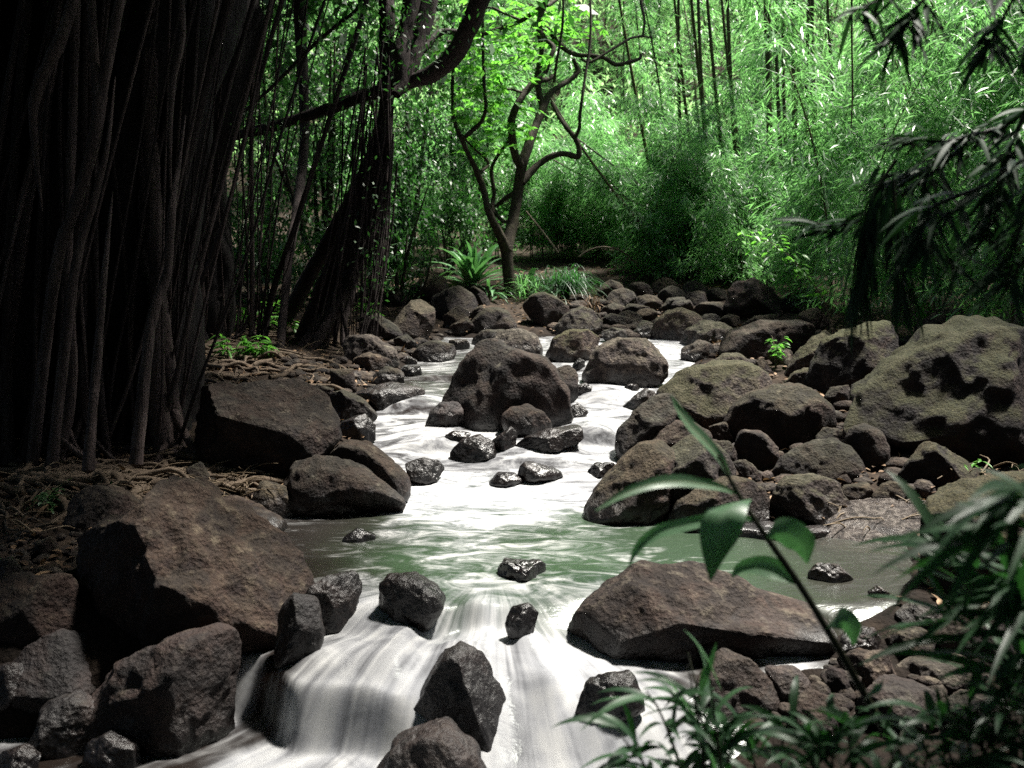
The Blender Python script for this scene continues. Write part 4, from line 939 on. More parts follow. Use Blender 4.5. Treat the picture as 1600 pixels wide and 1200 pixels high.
# ---- the forked tree on the far bank
def forked_tree():
    y0 = 17.2
    t = thing("forked_tree", "slender forked tree with crooked mossy limbs on the far bank, bright leaves on its left", "tree", loc=(0, 0, 0))
    k = y0 / F
    def limb(pts, rad, name='branch', seed=0):
        g = Geo(); tube(g, path_px(pts, y0), np.array(rad) * k * .8, 10, 6, 0.22, seed, 5)
        return g.build(name, M['bark'], t)
    limb([(806, 505, 0), (801, 480), (796, 440), (792, 400), (791, 385)], [19, 13, 11.5, 12, 13], 'trunk', 1)
    L = [
     ([(791, 395, 0), (783, 372, -.2), (773, 352, -.35), (762, 325, -.4), (755, 295, -.3), (745, 268, -.4), (731, 240, -.6), (720, 214, -.8), (709, 185, -.8), (707, 130, -.9), (712, 60, -1)], [11, 10, 8, 7, 6.5, 6, 5, 4.5, 3.5, 3, 2]),
     ([(791, 392, 0), (800, 352, .2), (808, 310, .3), (811, 285, .3), (816, 258, .25), (824, 232, .4), (836, 200, .7), (850, 165, .9), (858, 148, 1), (872, 136, 1.1), (890, 125, 1.3), (902, 112, 1.4), (896, 92, 1.4)], [13, 12, 11, 10.5, 11, 10, 9, 8.5, 7.5, 6, 5.5, 5, 4]),
     ([(815, 262, .25), (804, 240, 0), (801, 215, -.2), (799, 190, -.3), (808, 165, -.4), (822, 142, -.3), (838, 127, -.2), (856, 124, 0), (864, 118, .1)], [9, 8.5, 8, 8, 7, 7, 6.5, 5, 4]),
     ([(848, 168, .9), (843, 150, .9), (840, 120, .8), (846, 80, .7), (842, 45, .6), (846, 20, .6), (857, -10, .6), (866, -60, .6)], [7.5, 7, 6.5, 5.5, 6, 6, 5.5, 4]),
     ([(838, 127, -.1), (852, 112, 0), (860, 90, 0), (865, 74, .1), (853, 62, .2), (845, 48, .3)], [5, 4.8, 4.6, 4.5, 4.5, 4.5]),
     ([(844, 42, .6), (858, 48, .8), (868, 62, 1), (884, 78, 1.1), (903, 86, 1.2), (925, 87, 1.2), (945, 91, 1.3), (962, 101, 1.4), (983, 97, 1.4), (1000, 91, 1.5), (1001, 84, 1.5)], [4.5, 5.5, 5.5, 5.2, 5, 4.5, 4.5, 4.5, 4, 3.5, 1.5]),
     ([(908, 92, 1.2), (922, 97, 1.1), (945, 84, 1.2), (968, 70, 1.4), (985, 60, 1.6), (1003, 57, 1.8), (1020, 59, 1.9)], [3, 3, 3, 3, 2.8, 2.5, 1.5]),
     ([(1004, 58, 1.8), (1007, 32, 1.8), (1002, 5, 1.9), (998, -40, 2)], [2.5, 3, 3.5, 3.5]),
     ([(815, 285, .3), (828, 270, .4), (845, 254, .5), (860, 245, .5), (880, 240, .5), (897, 244, .5), (904, 244, .5), (904, 228, .5), (897, 214, .5), (886, 200, .6), (872, 180, .8), (862, 160, .9)], [9, 7.5, 7, 6.5, 6, 6, 6, 5.5, 5, 5, 4, 3.5]),
     ([(898, 216, .5), (905, 200, .4), (906, 180, .3), (910, 150, .3), (915, 115, .4), (921, 75, .5), (923, 30, .6), (921, -40, .8)], [4, 3.5, 3.5, 3, 3, 2.8, 2.6, 2]),
     ([(866, 128, .1), (870, 95, -.2), (876, 60, -.3), (880, 20, -.4), (878, -40, -.5)], [3, 2.8, 2.6, 2.4, 2]),
     ([(798, 345, .2), (785, 345, .5), (770, 325, .8), (772, 300, .9), (768, 265, .9), (780, 240, .8), (793, 222, .5), (799, 205, .1)], [3.5, 4, 5, 4, 3.8, 3.6, 3.3, 3]),
     ([(806, 300, .3), (790, 310, .6), (775, 322, .8)], [5, 5, 4.5]),
     ([(724, 216, -.8), (738, 204, -.9), (752, 190, -1), (759, 168, -1.1), (757, 140, -1.1), (755, 90, -1.1), (754, 30, -1.2), (752, -40, -1.2)], [4, 4.5, 4, 3.4, 3.2, 3, 2.8, 2.4]),
     ([(748, 270, -.4), (757, 264, -.3), (763, 256, -.2), (757, 246, -.3), (745, 236, -.5), (727, 218, -.7)], [3, 3, 2.8, 2.5, 2.2, 2]),
     ([(853, 6, .6), (835, 18, .9), (815, 32, 1.1), (790, 42, 1.3), (765, 50, 1.4), (740, 58, 1.4), (700, 66, 1.2)], [5, 5, 5, 4.5, 4.5, 4, 3.5]),
     ([(856, 10, .6), (875, -4, .8), (905, -20, 1)], [4, 3.5, 3]),
     ([(815, 32, 1.1), (790, 22, 1.3), (768, 12, 1.4), (745, 14, 1.5)], [3, 2.8, 2.5, 2]),
     ([(818, 145, -.3), (800, 140, -.5), (788, 138, -.6), (780, 126, -.6)], [3, 2.2, 2, 1.5]),
    ]
    for i, (p, r) in enumerate(L):
        limb(p, r, 'branch', i + 3)
    # roots gripping the stones to the right of the foot
    for i, p in enumerate([[(803, 478, 0), (822, 486, -.3), (846, 480, -.5), (850, 500, -.6), (857, 520, -.7)], [(803, 482, 0), (815, 498, -.4), (835, 497, -.6), (842, 512, -.7), (838, 528, -.8)],
                           [(800, 480, 0), (812, 506, -.5), (826, 510, -.7), (834, 526, -.8)], [(803, 484, 0), (830, 490, -.5), (848, 486, -.6), (856, 506, -.6), (852, 524, -.8)], [(806, 480, 0), (830, 484, -.2), (852, 482, -.3), (848, 498, -.5)]]):
        limb(p, [6, 4.5, 4, 3.2, 2.4][:len(p)], 'root', 40 + i)
    # broad soft leaves in flat layers
    g = Geo(); rs = np.random.RandomState(5)
    spots = [(745, 190, 34, 14, -1), (790, 215, 30, 10, .2), (770, 110, 40, 22, -.6), (820, 95, 34, 26, -.2), (740, 70, 30, 20, -1), (790, 60, 40, 18, .8), (735, 150, 24, 16, -1), (775, 165, 34, 14, -.5),
             (860, 25, 40, 14, 1), (800, 20, 40, 14, 1.2), (900, 50, 30, 16, 1.2), (760, 235, 24, 8, -.2), (835, 60, 30, 20, .4), (725, 110, 22, 20, -1.1), (815, 200, 18, 8, .2), (760, 140, 24, 14, -.8)]
    for px, row, sx, sz, dy in spots:
        n = int(sx * 1.0)
        c = P(px, row, y0 + dy)
        pos = c + rs.normal(0, 1, (n, 3)) * np.array([sx * k * .9, .5, sz * k * .5])
        az = rs.uniform(0, 2 * np.pi, n)
        d = np.stack([np.cos(az), np.sin(az), rs.uniform(-.5, .1, n)], -1)
        for s in (-0.6, 0, 0.6):     # three lobes to each leaf
            a2 = az + s; d2 = np.stack([np.cos(a2), np.sin(a2), d[:, 2]], -1)
            nn = np.tile([0, 0, 1.0], (n, 1)) + rs.normal(0, .3, (n, 3))
            leaves(g, pos, d2, nn, 0.15 + 0.04 * rs.rand(n), 0.085, 2, 0.2)
    g.build('crown', M['bright'], t)
forked_tree()

# ---- the leaning strangler fig at the left of the stream
def leaning_fig():
    y0 = 13.2
    t = thing("leaning_fig", "dark strangler fig leaning right over the left bank on splayed prop roots", "tree")
    k = y0 / F
    def limb(pts, rad, name, seed, rough=.3, sides=10):
        g = Geo(); tube(g, path_px(pts, y0), np.array(rad, float) * k, sides, 6, rough, seed, 6)
        return g.build(name, M['banyan'], t)
    limb([(500, 545, .3), (520, 470, .2), (545, 400, .1), (570, 330, 0), (592, 250, 0), (603, 180, .1), (605, 100, .3), (604, 20, .5), (604, -120, .8)], [20, 20, 18, 16, 14, 12, 12, 13, 15], 'trunk', 1, .45, 18)
    props = [([(432, 596, -1.1), (440, 520, -.8), (452, 400, -.2), (468, 300, 1.0), (476, 200, 1.6), (470, 60, 2), (465, -80, 2)], [7, 6.5, 7, 8, 9, 10, 10]),
             ([(436, 592, -1.0), (480, 535, -.6), (525, 470, -.2), (556, 400, 0), (580, 330, 0), (596, 260, 0)], [9, 10, 11, 12, 13, 12]),
             ([(452, 590, -1.0), (500, 525, -.6), (548, 440, -.25), (575, 370, -.2), (598, 290, -.1), (608, 220, 0)], [7, 8, 9, 10, 10, 9]),
             ([(445, 500, .6), (478, 440, .5), (510, 385, .4), (545, 320, .2), (580, 250, .1), (596, 200, 0)], [13, 13, 13, 12, 12, 11]),
             ([(470, 530, .2), (505, 450, .2), (540, 370, .1), (568, 300, 0), (590, 230, 0)], [12, 13, 14, 13, 12]),
             ([(540, 570, -.5), (535, 520, -.3), (550, 460, -.1), (562, 400, 0), (575, 330, .1)], [3, 4, 5, 6, 7]),
             ([(548, 560, -.6), (538, 500, -.5), (530, 450, -.3), (536, 400, -.2), (552, 330, 0)], [2.5, 3.5, 4, 5, 5]),
             ([(585, 470, .2), (590, 380, .2), (596, 300, .1), (600, 200, .1)], [4, 6, 7, 8]),
             ([(600, 430, .3), (602, 350, .3), (603, 280, .2), (606, 180, .2), (607, 60, .3)], [3, 5, 6, 8, 9]),
             ([(520, 560, -.3), (528, 500, -.2), (542, 440, 0), (560, 370, 0)], [3, 4, 6, 7])]
    for i, (p, r) in enumerate(props): limb(p, r, 'prop_root', 10 + i)
    # thin strands hanging in front of the trunk
    rs = np.random.RandomState(3)
    for i in range(26):
        a = rs.uniform(0, 1)
        top = (rs.uniform(560, 625), rs.uniform(60, 260))
        bot = (top[0] - rs.uniform(-10, 90), rs.uniform(400, 560))
        mid = ((top[0] * .55 + bot[0] * .45) + rs.uniform(-8, 14), (top[1] + bot[1]) / 2)
        dy = rs.uniform(-.45, -.1)
        limb([(bot[0], bot[1], dy - .3), (mid[0], mid[1], dy), (top[0], top[1], dy)], [1.1, 1.5, 1.8], 'aerial_root', 60 + i, .2, 6)
    # hanging fringe of fine roots by the stream
    for i in range(16):
        x = rs.uniform(532, 600); r0 = rs.uniform(420, 470); r1 = r0 + rs.uniform(60, 230)
        limb([(x, r0 - 250, -.2), (x + rs.uniform(-5, 5), r0, -.4), (x + rs.uniform(-3, 3), (r0 + r1) / 2, -.4), (x + rs.uniform(-4, 4), min(r1, 655), -.4)], [.9, .8, .7, .35], 'aerial_root', 100 + i, 0, 5)
    # the limb that crosses to the right, and the peeling upper trunk
    limb([(352, 222, 1.2), (372, 211, 1.0), (420, 200, .8), (470, 184, .5), (520, 168, .3), (560, 152, .2), (605, 140, .1), (640, 128, 0), (680, 112, -.2), (712, 82, -.4), (738, 30, -.6), (760, -30, -.8)], [8, 8, 9, 9, 10, 10, 12, 12, 14, 14, 15, 16], 'branch', 31, .2, 12)
    limb([(618, 150, -.1), (632, 128, -.1), (645, 100, 0), (654, 70, .1), (662, 40, .2), (676, -20, .4), (690, -90, .6)], [7, 9, 10, 11, 12, 14, 15], 'branch', 32, .3, 12)
    limb([(618, 148, -.2), (628, 128, -.1), (628, 80, 0), (640, 30, .2), (650, -60, .3)], [9, 12, 13, 14, 15], 'branch', 33, .3, 12)
    limb([(560, 150, .2), (600, 130, .5), (660, 80, .9), (690, 50, 1.1), (735, 55, 1.2)], [3, 4, 6, 6, 4], 'branch', 34, .2)
    limb([(285, 252, 1.4), (345, 205, 1.2), (420, 140, 1), (480, 80, .8), (525, 40, .6), (560, 10, .5), (590, -60, .5)], [2.5, 3, 3, 3.3, 3.5, 3, 3], 'branch', 35, .1, 7)
    # small dark leaves along the limb and the crown overhead
    g = Geo()
    for (px, row, sx, sz, n) in [(560, 140, 90, 26, 260), (660, 90, 70, 40, 260), (720, 60, 40, 40, 120), (640, 30, 80, 40, 260), (560, 60, 60, 60, 200), (430, 190, 60, 18, 90), (590, 400, 26, 60, 170), (600, 330, 30, 60, 120)]:
        c = P(px, row, y0 - .1)
        pos = c + rs.normal(0, 1, (n, 3)) * np.array([sx * k * .6, .6, sz * k * .6])
        d = rs.normal(0, 1, (n, 3)); d[:, 2] -= .5
        leaves(g, pos, d, rs.normal(0, .6, (n, 3)) + [0, 0, 1], 0.075, 0.035, 2, .1)
    n = 2600
    pos = np.stack([rs.normal(-3.2, 1.6, n), rs.normal(15.5, 1.8, n), 6.8 + rs.normal(0, .9, n)], -1)
    d = rs.normal(0, 1, (n, 3)); d[:, 2] -= .3
    leaves(g, pos, d, rs.normal(0, .5, (n, 3)) + [0, 0, 1], 0.24, 0.12, 2, .1)
    g.build('crown', M['broad'], t)
leaning_fig()

# ---- the great banyan on the left
def banyan(name, label, cx, cy, rx, ry, n_core, n_strand, top, seed, n_root, crown=None):
    rs = np.random.RandomState(seed)
    t = thing(name, label, "banyan", loc=(0, 0, 0))
    g = Geo()
    for i in range(n_core):                # the fused stems of the trunk
        a = rs.uniform(0, 2 * np.pi); q = rs.uniform(0, .8) ** .6
        x, y = cx + rx * q * np.cos(a), cy + ry * q * np.sin(a) + .15
        z0 = gz(x, y) - .2
        lean = rs.uniform(-.12, .1)
        r0 = rs.uniform(.16, .34)
        h = top - z0
        pts = [(x + lean * h * s * .5 + .12 * rs.normal(), y + .1 * rs.normal() * s, z0 + h * s) for s in (0, .15, .35, .6, .8, 1.05)]
        tube(g, pts, [r0 * 1.3, r0, r0 * .92, r0, r0 * 1.1, r0 * 1.3], 32, 8, .7, seed + i, 6)
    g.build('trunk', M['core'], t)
    for i in range(n_strand):
        a = rs.uniform(np.pi * .98, 2.05 * np.pi)   # mostly the side that faces the stream
        q = rs.uniform(.75, 1.12)
        x, y = cx + rx * q * np.cos(a), cy + ry * q * np.sin(a)
        z0 = gz(x, y) - .05
        lean = rs.choice([rs.uniform(.0, .1), rs.uniform(.1, .32), rs.uniform(-.15, 0)], p=[.45, .37, .18])
        r0 = rs.choice([rs.uniform(.008, .018), rs.uniform(.018, .04), rs.uniform(.04, .07)], p=[.72, .24, .04])
        h = top - z0
        wx = np.cumsum(rs.normal(0, .055, 7))
        pts = [(x + lean * h * s + wx[j], y + rs.normal(0, .03) + s * .2, z0 + h * s) for j, s in enumerate((0, .1, .25, .45, .65, .85, 1.05))]
        g = Geo(); tube(g, pts, r0 * np.array([1.5, 1.1, 1, .95, 1, 1.1, 1.2]), 9 if r0 > .03 else 6, 6, .25 if r0 > .015 else .05, seed * 7 + i, 6)
        pale = rs.rand() < .33
        if r0 > .03:                        # feet that split as they reach the ground
            for j in range(rs.randint(2, 5)):
                b = rs.uniform(np.pi, 2 * np.pi); L = rs.uniform(.2, .55)
                ex, ey = x + L * np.cos(b), y + L * .8 * np.sin(b)
                hh = rs.uniform(.12, .4)
                tube(g, [(x + lean * hh, y, z0 + hh + .05), (x + .3 * (ex - x), y + .3 * (ey - y), z0 + hh * .6), (ex, ey, gz(ex, ey) + r0 * .2), (ex + .3 * np.cos(b), ey + .2 * np.sin(b), gz(ex + .3 * np.cos(b), ey + .2 * np.sin(b)) - .03)], r0 * np.array([.7, .6, .5, .3]), 7, 5, .2, i * 9 + j, 6)
        g.build('aerial_root', M['paleroot' if pale else 'banyan'], t)
    if crown:
        g = Geo()
        n, c, s = crown
        pos = np.array(c) + rs.normal(0, 1, (n, 3)) * np.array(s)
        pos[:, 2] = np.maximum(pos[:, 2], c[2] - 1.0)
        d = rs.normal(0, 1, (n, 3)); d[:, 2] -= .4
        leaves(g, pos, d, rs.normal(0, .5, (n, 3)) + [0, 0, 1], 0.34, 0.2, 2, .1)
        g.build('crown', M['canopy'], t)
    return t

bt = banyan("banyan_tree", "huge dark banyan with a curtain of aerial roots at the photo's left edge", -4.45, 8.75, 1.45, .85, 16, 92, 7.0, 21, 0, (9000, (-4.2, 8.0, 7.6), (2.6, 3.2, .8)))
bt2 = banyan("banyan_tree", "second shadowed banyan trunk, behind the huge one and left of the leaning fig", -4.35, 13.0, 1.0, .7, 9, 46, 7.5, 22, 0, (3600, (-5.8, 14.0, 7.6), (1.9, 2.0, .8)))

def limb_to(t, pts, y0, rad, seed, name='branch'):
    g = Geo(); tube(g, path_px(pts, y0), np.array(rad, float) * y0 / F, 10, 6, .25, seed, 6); return g.build(name, M['paleroot'], t)
for i, (p, r) in enumerate([([(155, 165, 0), (148, 90, 0), (143, 0, 0), (140, -80, 0)], [9, 7, 6, 6]), ([(155, 165, 0), (170, 90, 0), (188, 0, 0), (205, -80, 0)], [9, 8, 8, 8]), ([(158, 150, 0), (145, 230, 0), (115, 330, 0), (85, 430, .0), (50, 730, .1)], [11, 9, 9, 9, 9]),
                           ([(118, -10, .1), (95, 60, 0), (62, 130, 0), (52, 180, 0), (58, 260, 0), (66, 330, 0)], [9, 10, 9, 7, 4, 1]), ([(180, 120, .1), (168, 225, 0), (150, 300, 0), (122, 400, 0), (104, 520, 0), (80, 740, 0)], [1, 4, 6, 7, 8, 9]), ([(268, 330, .3), (266, 230, .2), (270, 130, .2), (285, 60, .2), (282, -20, .2)], [1, 3, 5, 5, 6]),
                           ([(290, 180, .3), (278, 265, .2), (268, 330, 0), (262, 420, 0), (238, 500, -.1), (225, 600, -.2), (212, 725, -.3)], [1, 4, 6, 7, 8, 9, 10]),
                           ([(176, 300, -.1), (166, 400, -.2), (152, 560, -.3), (145, 640, -.4), (138, 735, -.5)], [1, 4, 7, 7, 9])]):
    limb_to(bt, p, 7.75, r, 300 + i, 'branch')

def surface_roots(t, n, area, seed, rmin, rmax, dirs=(-.6, .6)):
    """roots that snake over the ground inside a pixel region"""
    rs = np.random.RandomState(seed)
    for i in range(n):
        px = rs.uniform(area[0], area[1]); row = rs.uniform(area[2], area[3])
        y = hit_ground(px, row); x = (px - 800) / F * y
        a = rs.uniform(*dirs); L = rs.uniform(.6, 2.0)
        r0 = rs.uniform(rmin, rmax) * (1.6 if rs.rand() < .15 else 1)
        pts = []; rr = []
        m = 8
        for j in range(m):
            s = j / (m - 1)
            zz = gz(x, y)
            if bank_sd(np.array(x), np.array(y)) < -.02: break
            pts.append((x, y, zz + r0 * .6 * (1 - s) + abs(rs.normal(0, .028)) * np.sin(np.pi * s) * 1.3))
            rr.append(r0 * (1.1 - .75 * s))
            a += rs.normal(0, .45)
            x += L / m * np.cos(a); y += L / m * np.sin(a) * .8
        if len(pts) < 4: continue
        pts[-1] = (pts[-1][0], pts[-1][1], pts[-1][2] - .06)
        g = Geo(); tube(g, pts, rr, 7, 5, .25, seed + i, 6)
        g.build('surface_root', M['root'], t)
surface_roots(bt, 60, (-30, 300, 700, 800), 41, .010, .030, (-1.2, .5))
surface_roots(bt, 26, (0, 330, 735, 765), 42, .014, .034, (-.35, .3))
surface_roots(bt2, 60, (245, 480, 478, 612), 43, .010, .032, (-.9, .6))
surface_roots(bt2, 14, (250, 330, 530, 600), 44, .022, .042, (-.2, .3))
# ---------------------------------------------------------------- bamboo
def bamboo_spray(rs, base, d, n, L, W, spread):
    """leaf fans hanging along a twig"""
    t = rs.uniform(.15, 1.05, n)
    pos = base + d * t[:, None] + rs.normal(0, 1, (n, 3)) * spread
    az = np.arctan2(d[1], d[0]) + rs.normal(0, .9, n)
    dd = np.stack([np.cos(az), np.sin(az), rs.uniform(-1.1, .15, n)], -1)
    nn = np.stack([rs.normal(0, .5, n), rs.normal(0, .5, n), np.ones(n)], -1)
    return pos, dd, nn, L * rs.uniform(.7, 1.2, n), np.full(n, W)

def bamboo_proto(name, label, seed, h, r, lean, first, n_tw, n_lf, L=.17, W=.026, twl=.8, group=None):
    rs = np.random.RandomState(seed)
    t = thing(name, label, "bamboo", group)
    la = rs.uniform(0, 2 * np.pi)
    s = np.linspace(0, 1, 9)
    bend = lean * (s ** 2.2) * h
    x = np.cos(la) * bend; y = np.sin(la) * bend; z = h * s - .12 * lean * h * s ** 3
    g = Geo()
    pts = np.stack([x, y, z], -1); pts[0, 2] = -.3
    tube(g, pts, r * (1.05 - .8 * s), 7, 5, 0, 0)
    c = catmull(pts, 5)
    # raised joints
    for zz in np.arange(.3, h * .8, .36):
        k = min(int(zz / h * (len(c) - 1)), len(c) - 2)
        rad = r * (1.05 - .8 * zz / h) * 1.22
        tube(g, [c[k], c[k] + (c[k + 1] - c[k]) * .08], [rad, rad], 7, 1, 0, 0, cap=False)
    g.build('culm', M['culm'], t)
    g = Geo()
    P_, D_, N_, L_, W_ = [], [], [], [], []
    for i in range(n_tw):
        u = first + (1 - first) * rs.rand() ** .9
        k = min(int(u * (len(c) - 1)), len(c) - 2)
        b = c[k]
        az = rs.uniform(0, 2 * np.pi)
        ln = twl * rs.uniform(.5, 1.25) * (1.15 - .45 * u)
        d = np.array([np.cos(az), np.sin(az), rs.uniform(-.35, .45)]) * ln
        a = bamboo_spray(rs, b, d, n_lf, L, W, .08)
        for q, w_ in zip((P_, D_, N_, L_, W_), a): q.append(w_)
        tube(g, [b, b + d * .55 + [0, 0, .04], b + d - [0, 0, .08]], [.006, .004, .002], 3, 2, 0, 0, cap=False, rnd=.2)
    leaves(g, np.concatenate(P_), np.concatenate(D_), np.concatenate(N_), np.concatenate(L_), np.concatenate(W_), 2, .25)
    g.build('foliage', M['bamboo'], t)
    return t

def place(protos, used, k, x, y, rz, sc, label=None, group=None):
    p = protos[k]
    z = gz(x, y) - .05
    if k not in used:
        used.add(k)
        p.location = (x, y, z); p.rotation_euler = (0, 0, rz); p.scale = (sc, sc, sc)
        if label: p["label"] = label
        if group: p["group"] = group
        return p
    return copy_thing(p, (x, y, z), rz, (sc, sc, sc), label, group)

def grove():
    rs = np.random.RandomState(77)
    GR = "bamboos of the grove behind the stream"
    lab = "tall slender bamboo with narrow green leaves, one of the grove behind the stream"
    tall = [bamboo_proto("bamboo", lab, 100 + i, h, r, ln, f, 80, 22, group=GR) for i, (h, r, ln, f) in enumerate([(9.5, .035, .12, .22), (8.5, .03, .2, .18), (10.5, .04, .1, .3), (8, .028, .28, .14), (9, .034, .16, .4)])]
    used = set()
    n = 0
    for i in range(1500):
        y = rs.uniform(20.5, 24.5) if rs.rand() < .2 else rs.uniform(31, 46)
        x = rs.uniform(-.58, .62) * y
        px = 800 + x / y * F
        if y < 23.5 and 560 < px < 730: continue
        if y < 22.5 and 730 <= px < 900: continue
        dens = 1.0 if px > 680 else .45
        if rs.rand() > dens: continue
        if y < 25 and 690 < px < 1080 and rs.rand() < .7: continue
        place(tall, used, rs.randint(5), x, y, rs.uniform(0, 6.28), rs.uniform(.85, 1.15)); n += 1
        if n >= 165: break
    # a clump of bare dark culms that stand out right of the middle
    bare = [bamboo_proto("bamboo", "x", 140 + i, h, .05, ln, .72, 26, 20) for i, (h, ln) in enumerate([(10.5, .05), (10, .08)])]
    used2 = set()
    lab2 = "bare dark bamboo culm leaning left in the clump right of the grove's middle"
    for i, (px, y) in enumerate([(1205, 20.4), (1222, 20.6), (1232, 20.2), (1240, 20.8), (1248, 20.4), (1262, 21.0), (1275, 20.6), (1292, 21.2), (1150, 21.0), (1165, 20.7), (1130, 21.4), (1185, 21.0), (1100, 21.2), (1310, 21.0), (1070, 21.6), (1330, 21.4), (1045, 21.8), (1120, 20.8)]):
        o = place(bare, used2, i % 2, (px - 800) / F * y, y, rs.uniform(0, 6.28), rs.uniform(.9, 1.1), lab2, "bare dark bamboo culms right of the grove's middle")
        o.rotation_euler = (rs.uniform(-.04, .04), -rs.uniform(.10, .26), o.rotation_euler.z * .2)
    # low arching bamboo that fringes the grove
    low = [bamboo_proto("young_bamboo", "x", 160 + i, h, .014, ln, .12, 60, 24, L=.16, W=.026, twl=.55) for i, (h, ln) in enumerate([(2.6, .45), (3.2, .4), (2.2, .55), (3.8, .35)])]
    used3 = set()
    n = 0
    for i in range(900):
        y = rs.uniform(18.5, 24)
        px = rs.uniform(690, 1640)
        if y < 19.6 and (px < 850 or 920 < px < 1010): continue
        if 925 < px < 1010 and y < 22: continue
        if px < 930 and y < 21.4: continue
        place(low, used3, rs.randint(4), (px - 800) / F * y, y, rs.uniform(0, 6.28), rs.uniform(.8, 1.2), "young arching bamboo with dense narrow leaves at the front of the grove", "young bamboos along the front of the grove"); n += 1
        if n >= 85: break
    for px, y in [(1040, 18.6), (1090, 18.0), (1140, 18.6), (1010, 19.4), (1190, 17.0), (1235, 16.2), (1255, 15.4), (1070, 19.2), (1160, 17.8), (985, 20.2), (1110, 19.6)]:
        place(low, used3, rs.randint(4), (px - 800) / F * y, y, rs.uniform(0, 6.28), rs.uniform(.6, .9), "young arching bamboo with dense narrow leaves at the front of the grove", "young bamboos along the front of the grove")
    for i in range(16):
        place(low, used3, rs.randint(4), (rs.uniform(860, 1015) - 800) / F * 22, rs.uniform(21.4, 24), rs.uniform(0, 6.28), rs.uniform(.6, .9), "young arching bamboo with dense narrow leaves at the front of the grove", "young bamboos along the front of the grove")
    for i in range(46):
        y = rs.uniform(23.5, 31); px = rs.uniform(560, 1300)
        place(low, used3, rs.randint(4), (px - 800) / F * y, y, rs.uniform(0, 6.28), rs.uniform(.9, 1.4), "young arching bamboo with dense narrow leaves at the front of the grove", "young bamboos along the front of the grove")
    # pale feathery bamboo arching in on the right bank
    side = [bamboo_proto("arching_bamboo", "x", 180 + i, h, .02, ln, .12, 85, 28, L=.2, W=.026, twl=.75) for i, (h, ln) in enumerate([(5.0, .38), (4.2, .42), (5.6, .3)])]
    used4 = set()
    spots = [(1330, 13.5), (1400, 13.0), (1470, 12.8), (1540, 12.4), (1610, 12.2), (1300, 15), (1380, 15.4), (1460, 15), (1560, 14.6), (1650, 13.6), (1270, 16.5), (1350, 17), (1440, 17), (1530, 17), (1620, 16), (1690, 12), (1260, 18.2), (1720, 14), (1580, 11.2), (1660, 10.8)]
    for i, (px, y) in enumerate(spots):
        place(side, used4, i % 3, (px - 800) / F * y, y, rs.uniform(1.6, 4.6) - la_of(i), rs.uniform(.85, 1.15), "feathery bamboo with long pale leaves arching over the right bank's boulders", "feathery bamboos on the right bank")
def la_of(i): return 0.0
grove()

# fallen canes that slant through the grove, and an arching dead stem
def cane(pts, y0, rad, label, mat='culm'):
    g = Geo(); p = path_px(pts, y0); tube(g, p, np.array(rad, float) * y0 / F, 6, 6, 0, 0)
    o = g.build("bamboo_cane", M[mat]); tag(o, label, "cane"); return o
cane([(858, 150, .5), (905, 225, .2), (960, 300, 0), (1010, 360, -.2), (1052, 410, -.4)], 19.0, [1.6, 2, 2.2, 2.2, 2], "longest dark cane slanting down to the right behind the forked tree")
cane([(900, 215, .5), (960, 260, .2), (1040, 320, 0), (1110, 370, -.2)], 19.6, [1.2, 1.5, 1.6, 1.5], "thin dark cane slanting beside the longest one, nearer the grove's middle")
cane([(865, 250, .5), (930, 285, .2), (1000, 320, 0), (1070, 350, -.2)], 19.4, [1.2, 1.4, 1.4, 1.2], "low thin cane slanting right from the forked tree's elbow")
cane([(822, 330, .4), (850, 365, .2), (872, 395, 0)], 18.2, [1.4, 1.6, 1.4], "short pale cane leaning behind the grassy clump", 'deadcane')
cane([(904, 402, 0), (918, 392, .1), (940, 386, .2), (965, 390, .3), (985, 402, .4), (1000, 420, .4)], 18.4, [1.6, 1.7, 1.6, 1.4, 1.2, 1], "pale dead cane bowed in an arch over the dark hollow", 'deadcane')
cane([(940, 480, 0), (975, 470, .1), (1010, 458, .2), (1040, 440, .4)], 17.6, [1.3, 1.4, 1.3, 1], "pale fallen cane lying over the shaded rocks upstream", 'deadcane')
cane([(962, 440, .4), (985, 460, .2), (1000, 474, 0)], 17.8, [1.4, 1.4, 1.1], "short pale stick crossing the fallen cane upstream", 'deadcane')
cane([(1150, 545, 0), (1153, 530, .1), (1152, 512, .2)], 12.6, [3.2, 3, 2.2], "short pale stump of branch standing at the wedge boulder's left end", 'deadcane')
cane([(1216, 606, 0), (1228, 590, .1), (1240, 565, .2), (1250, 548, .3)], 11.6, [3, 3.4, 3, 2], "pale bent driftwood stick by the mossy leaning slab", 'deadcane')
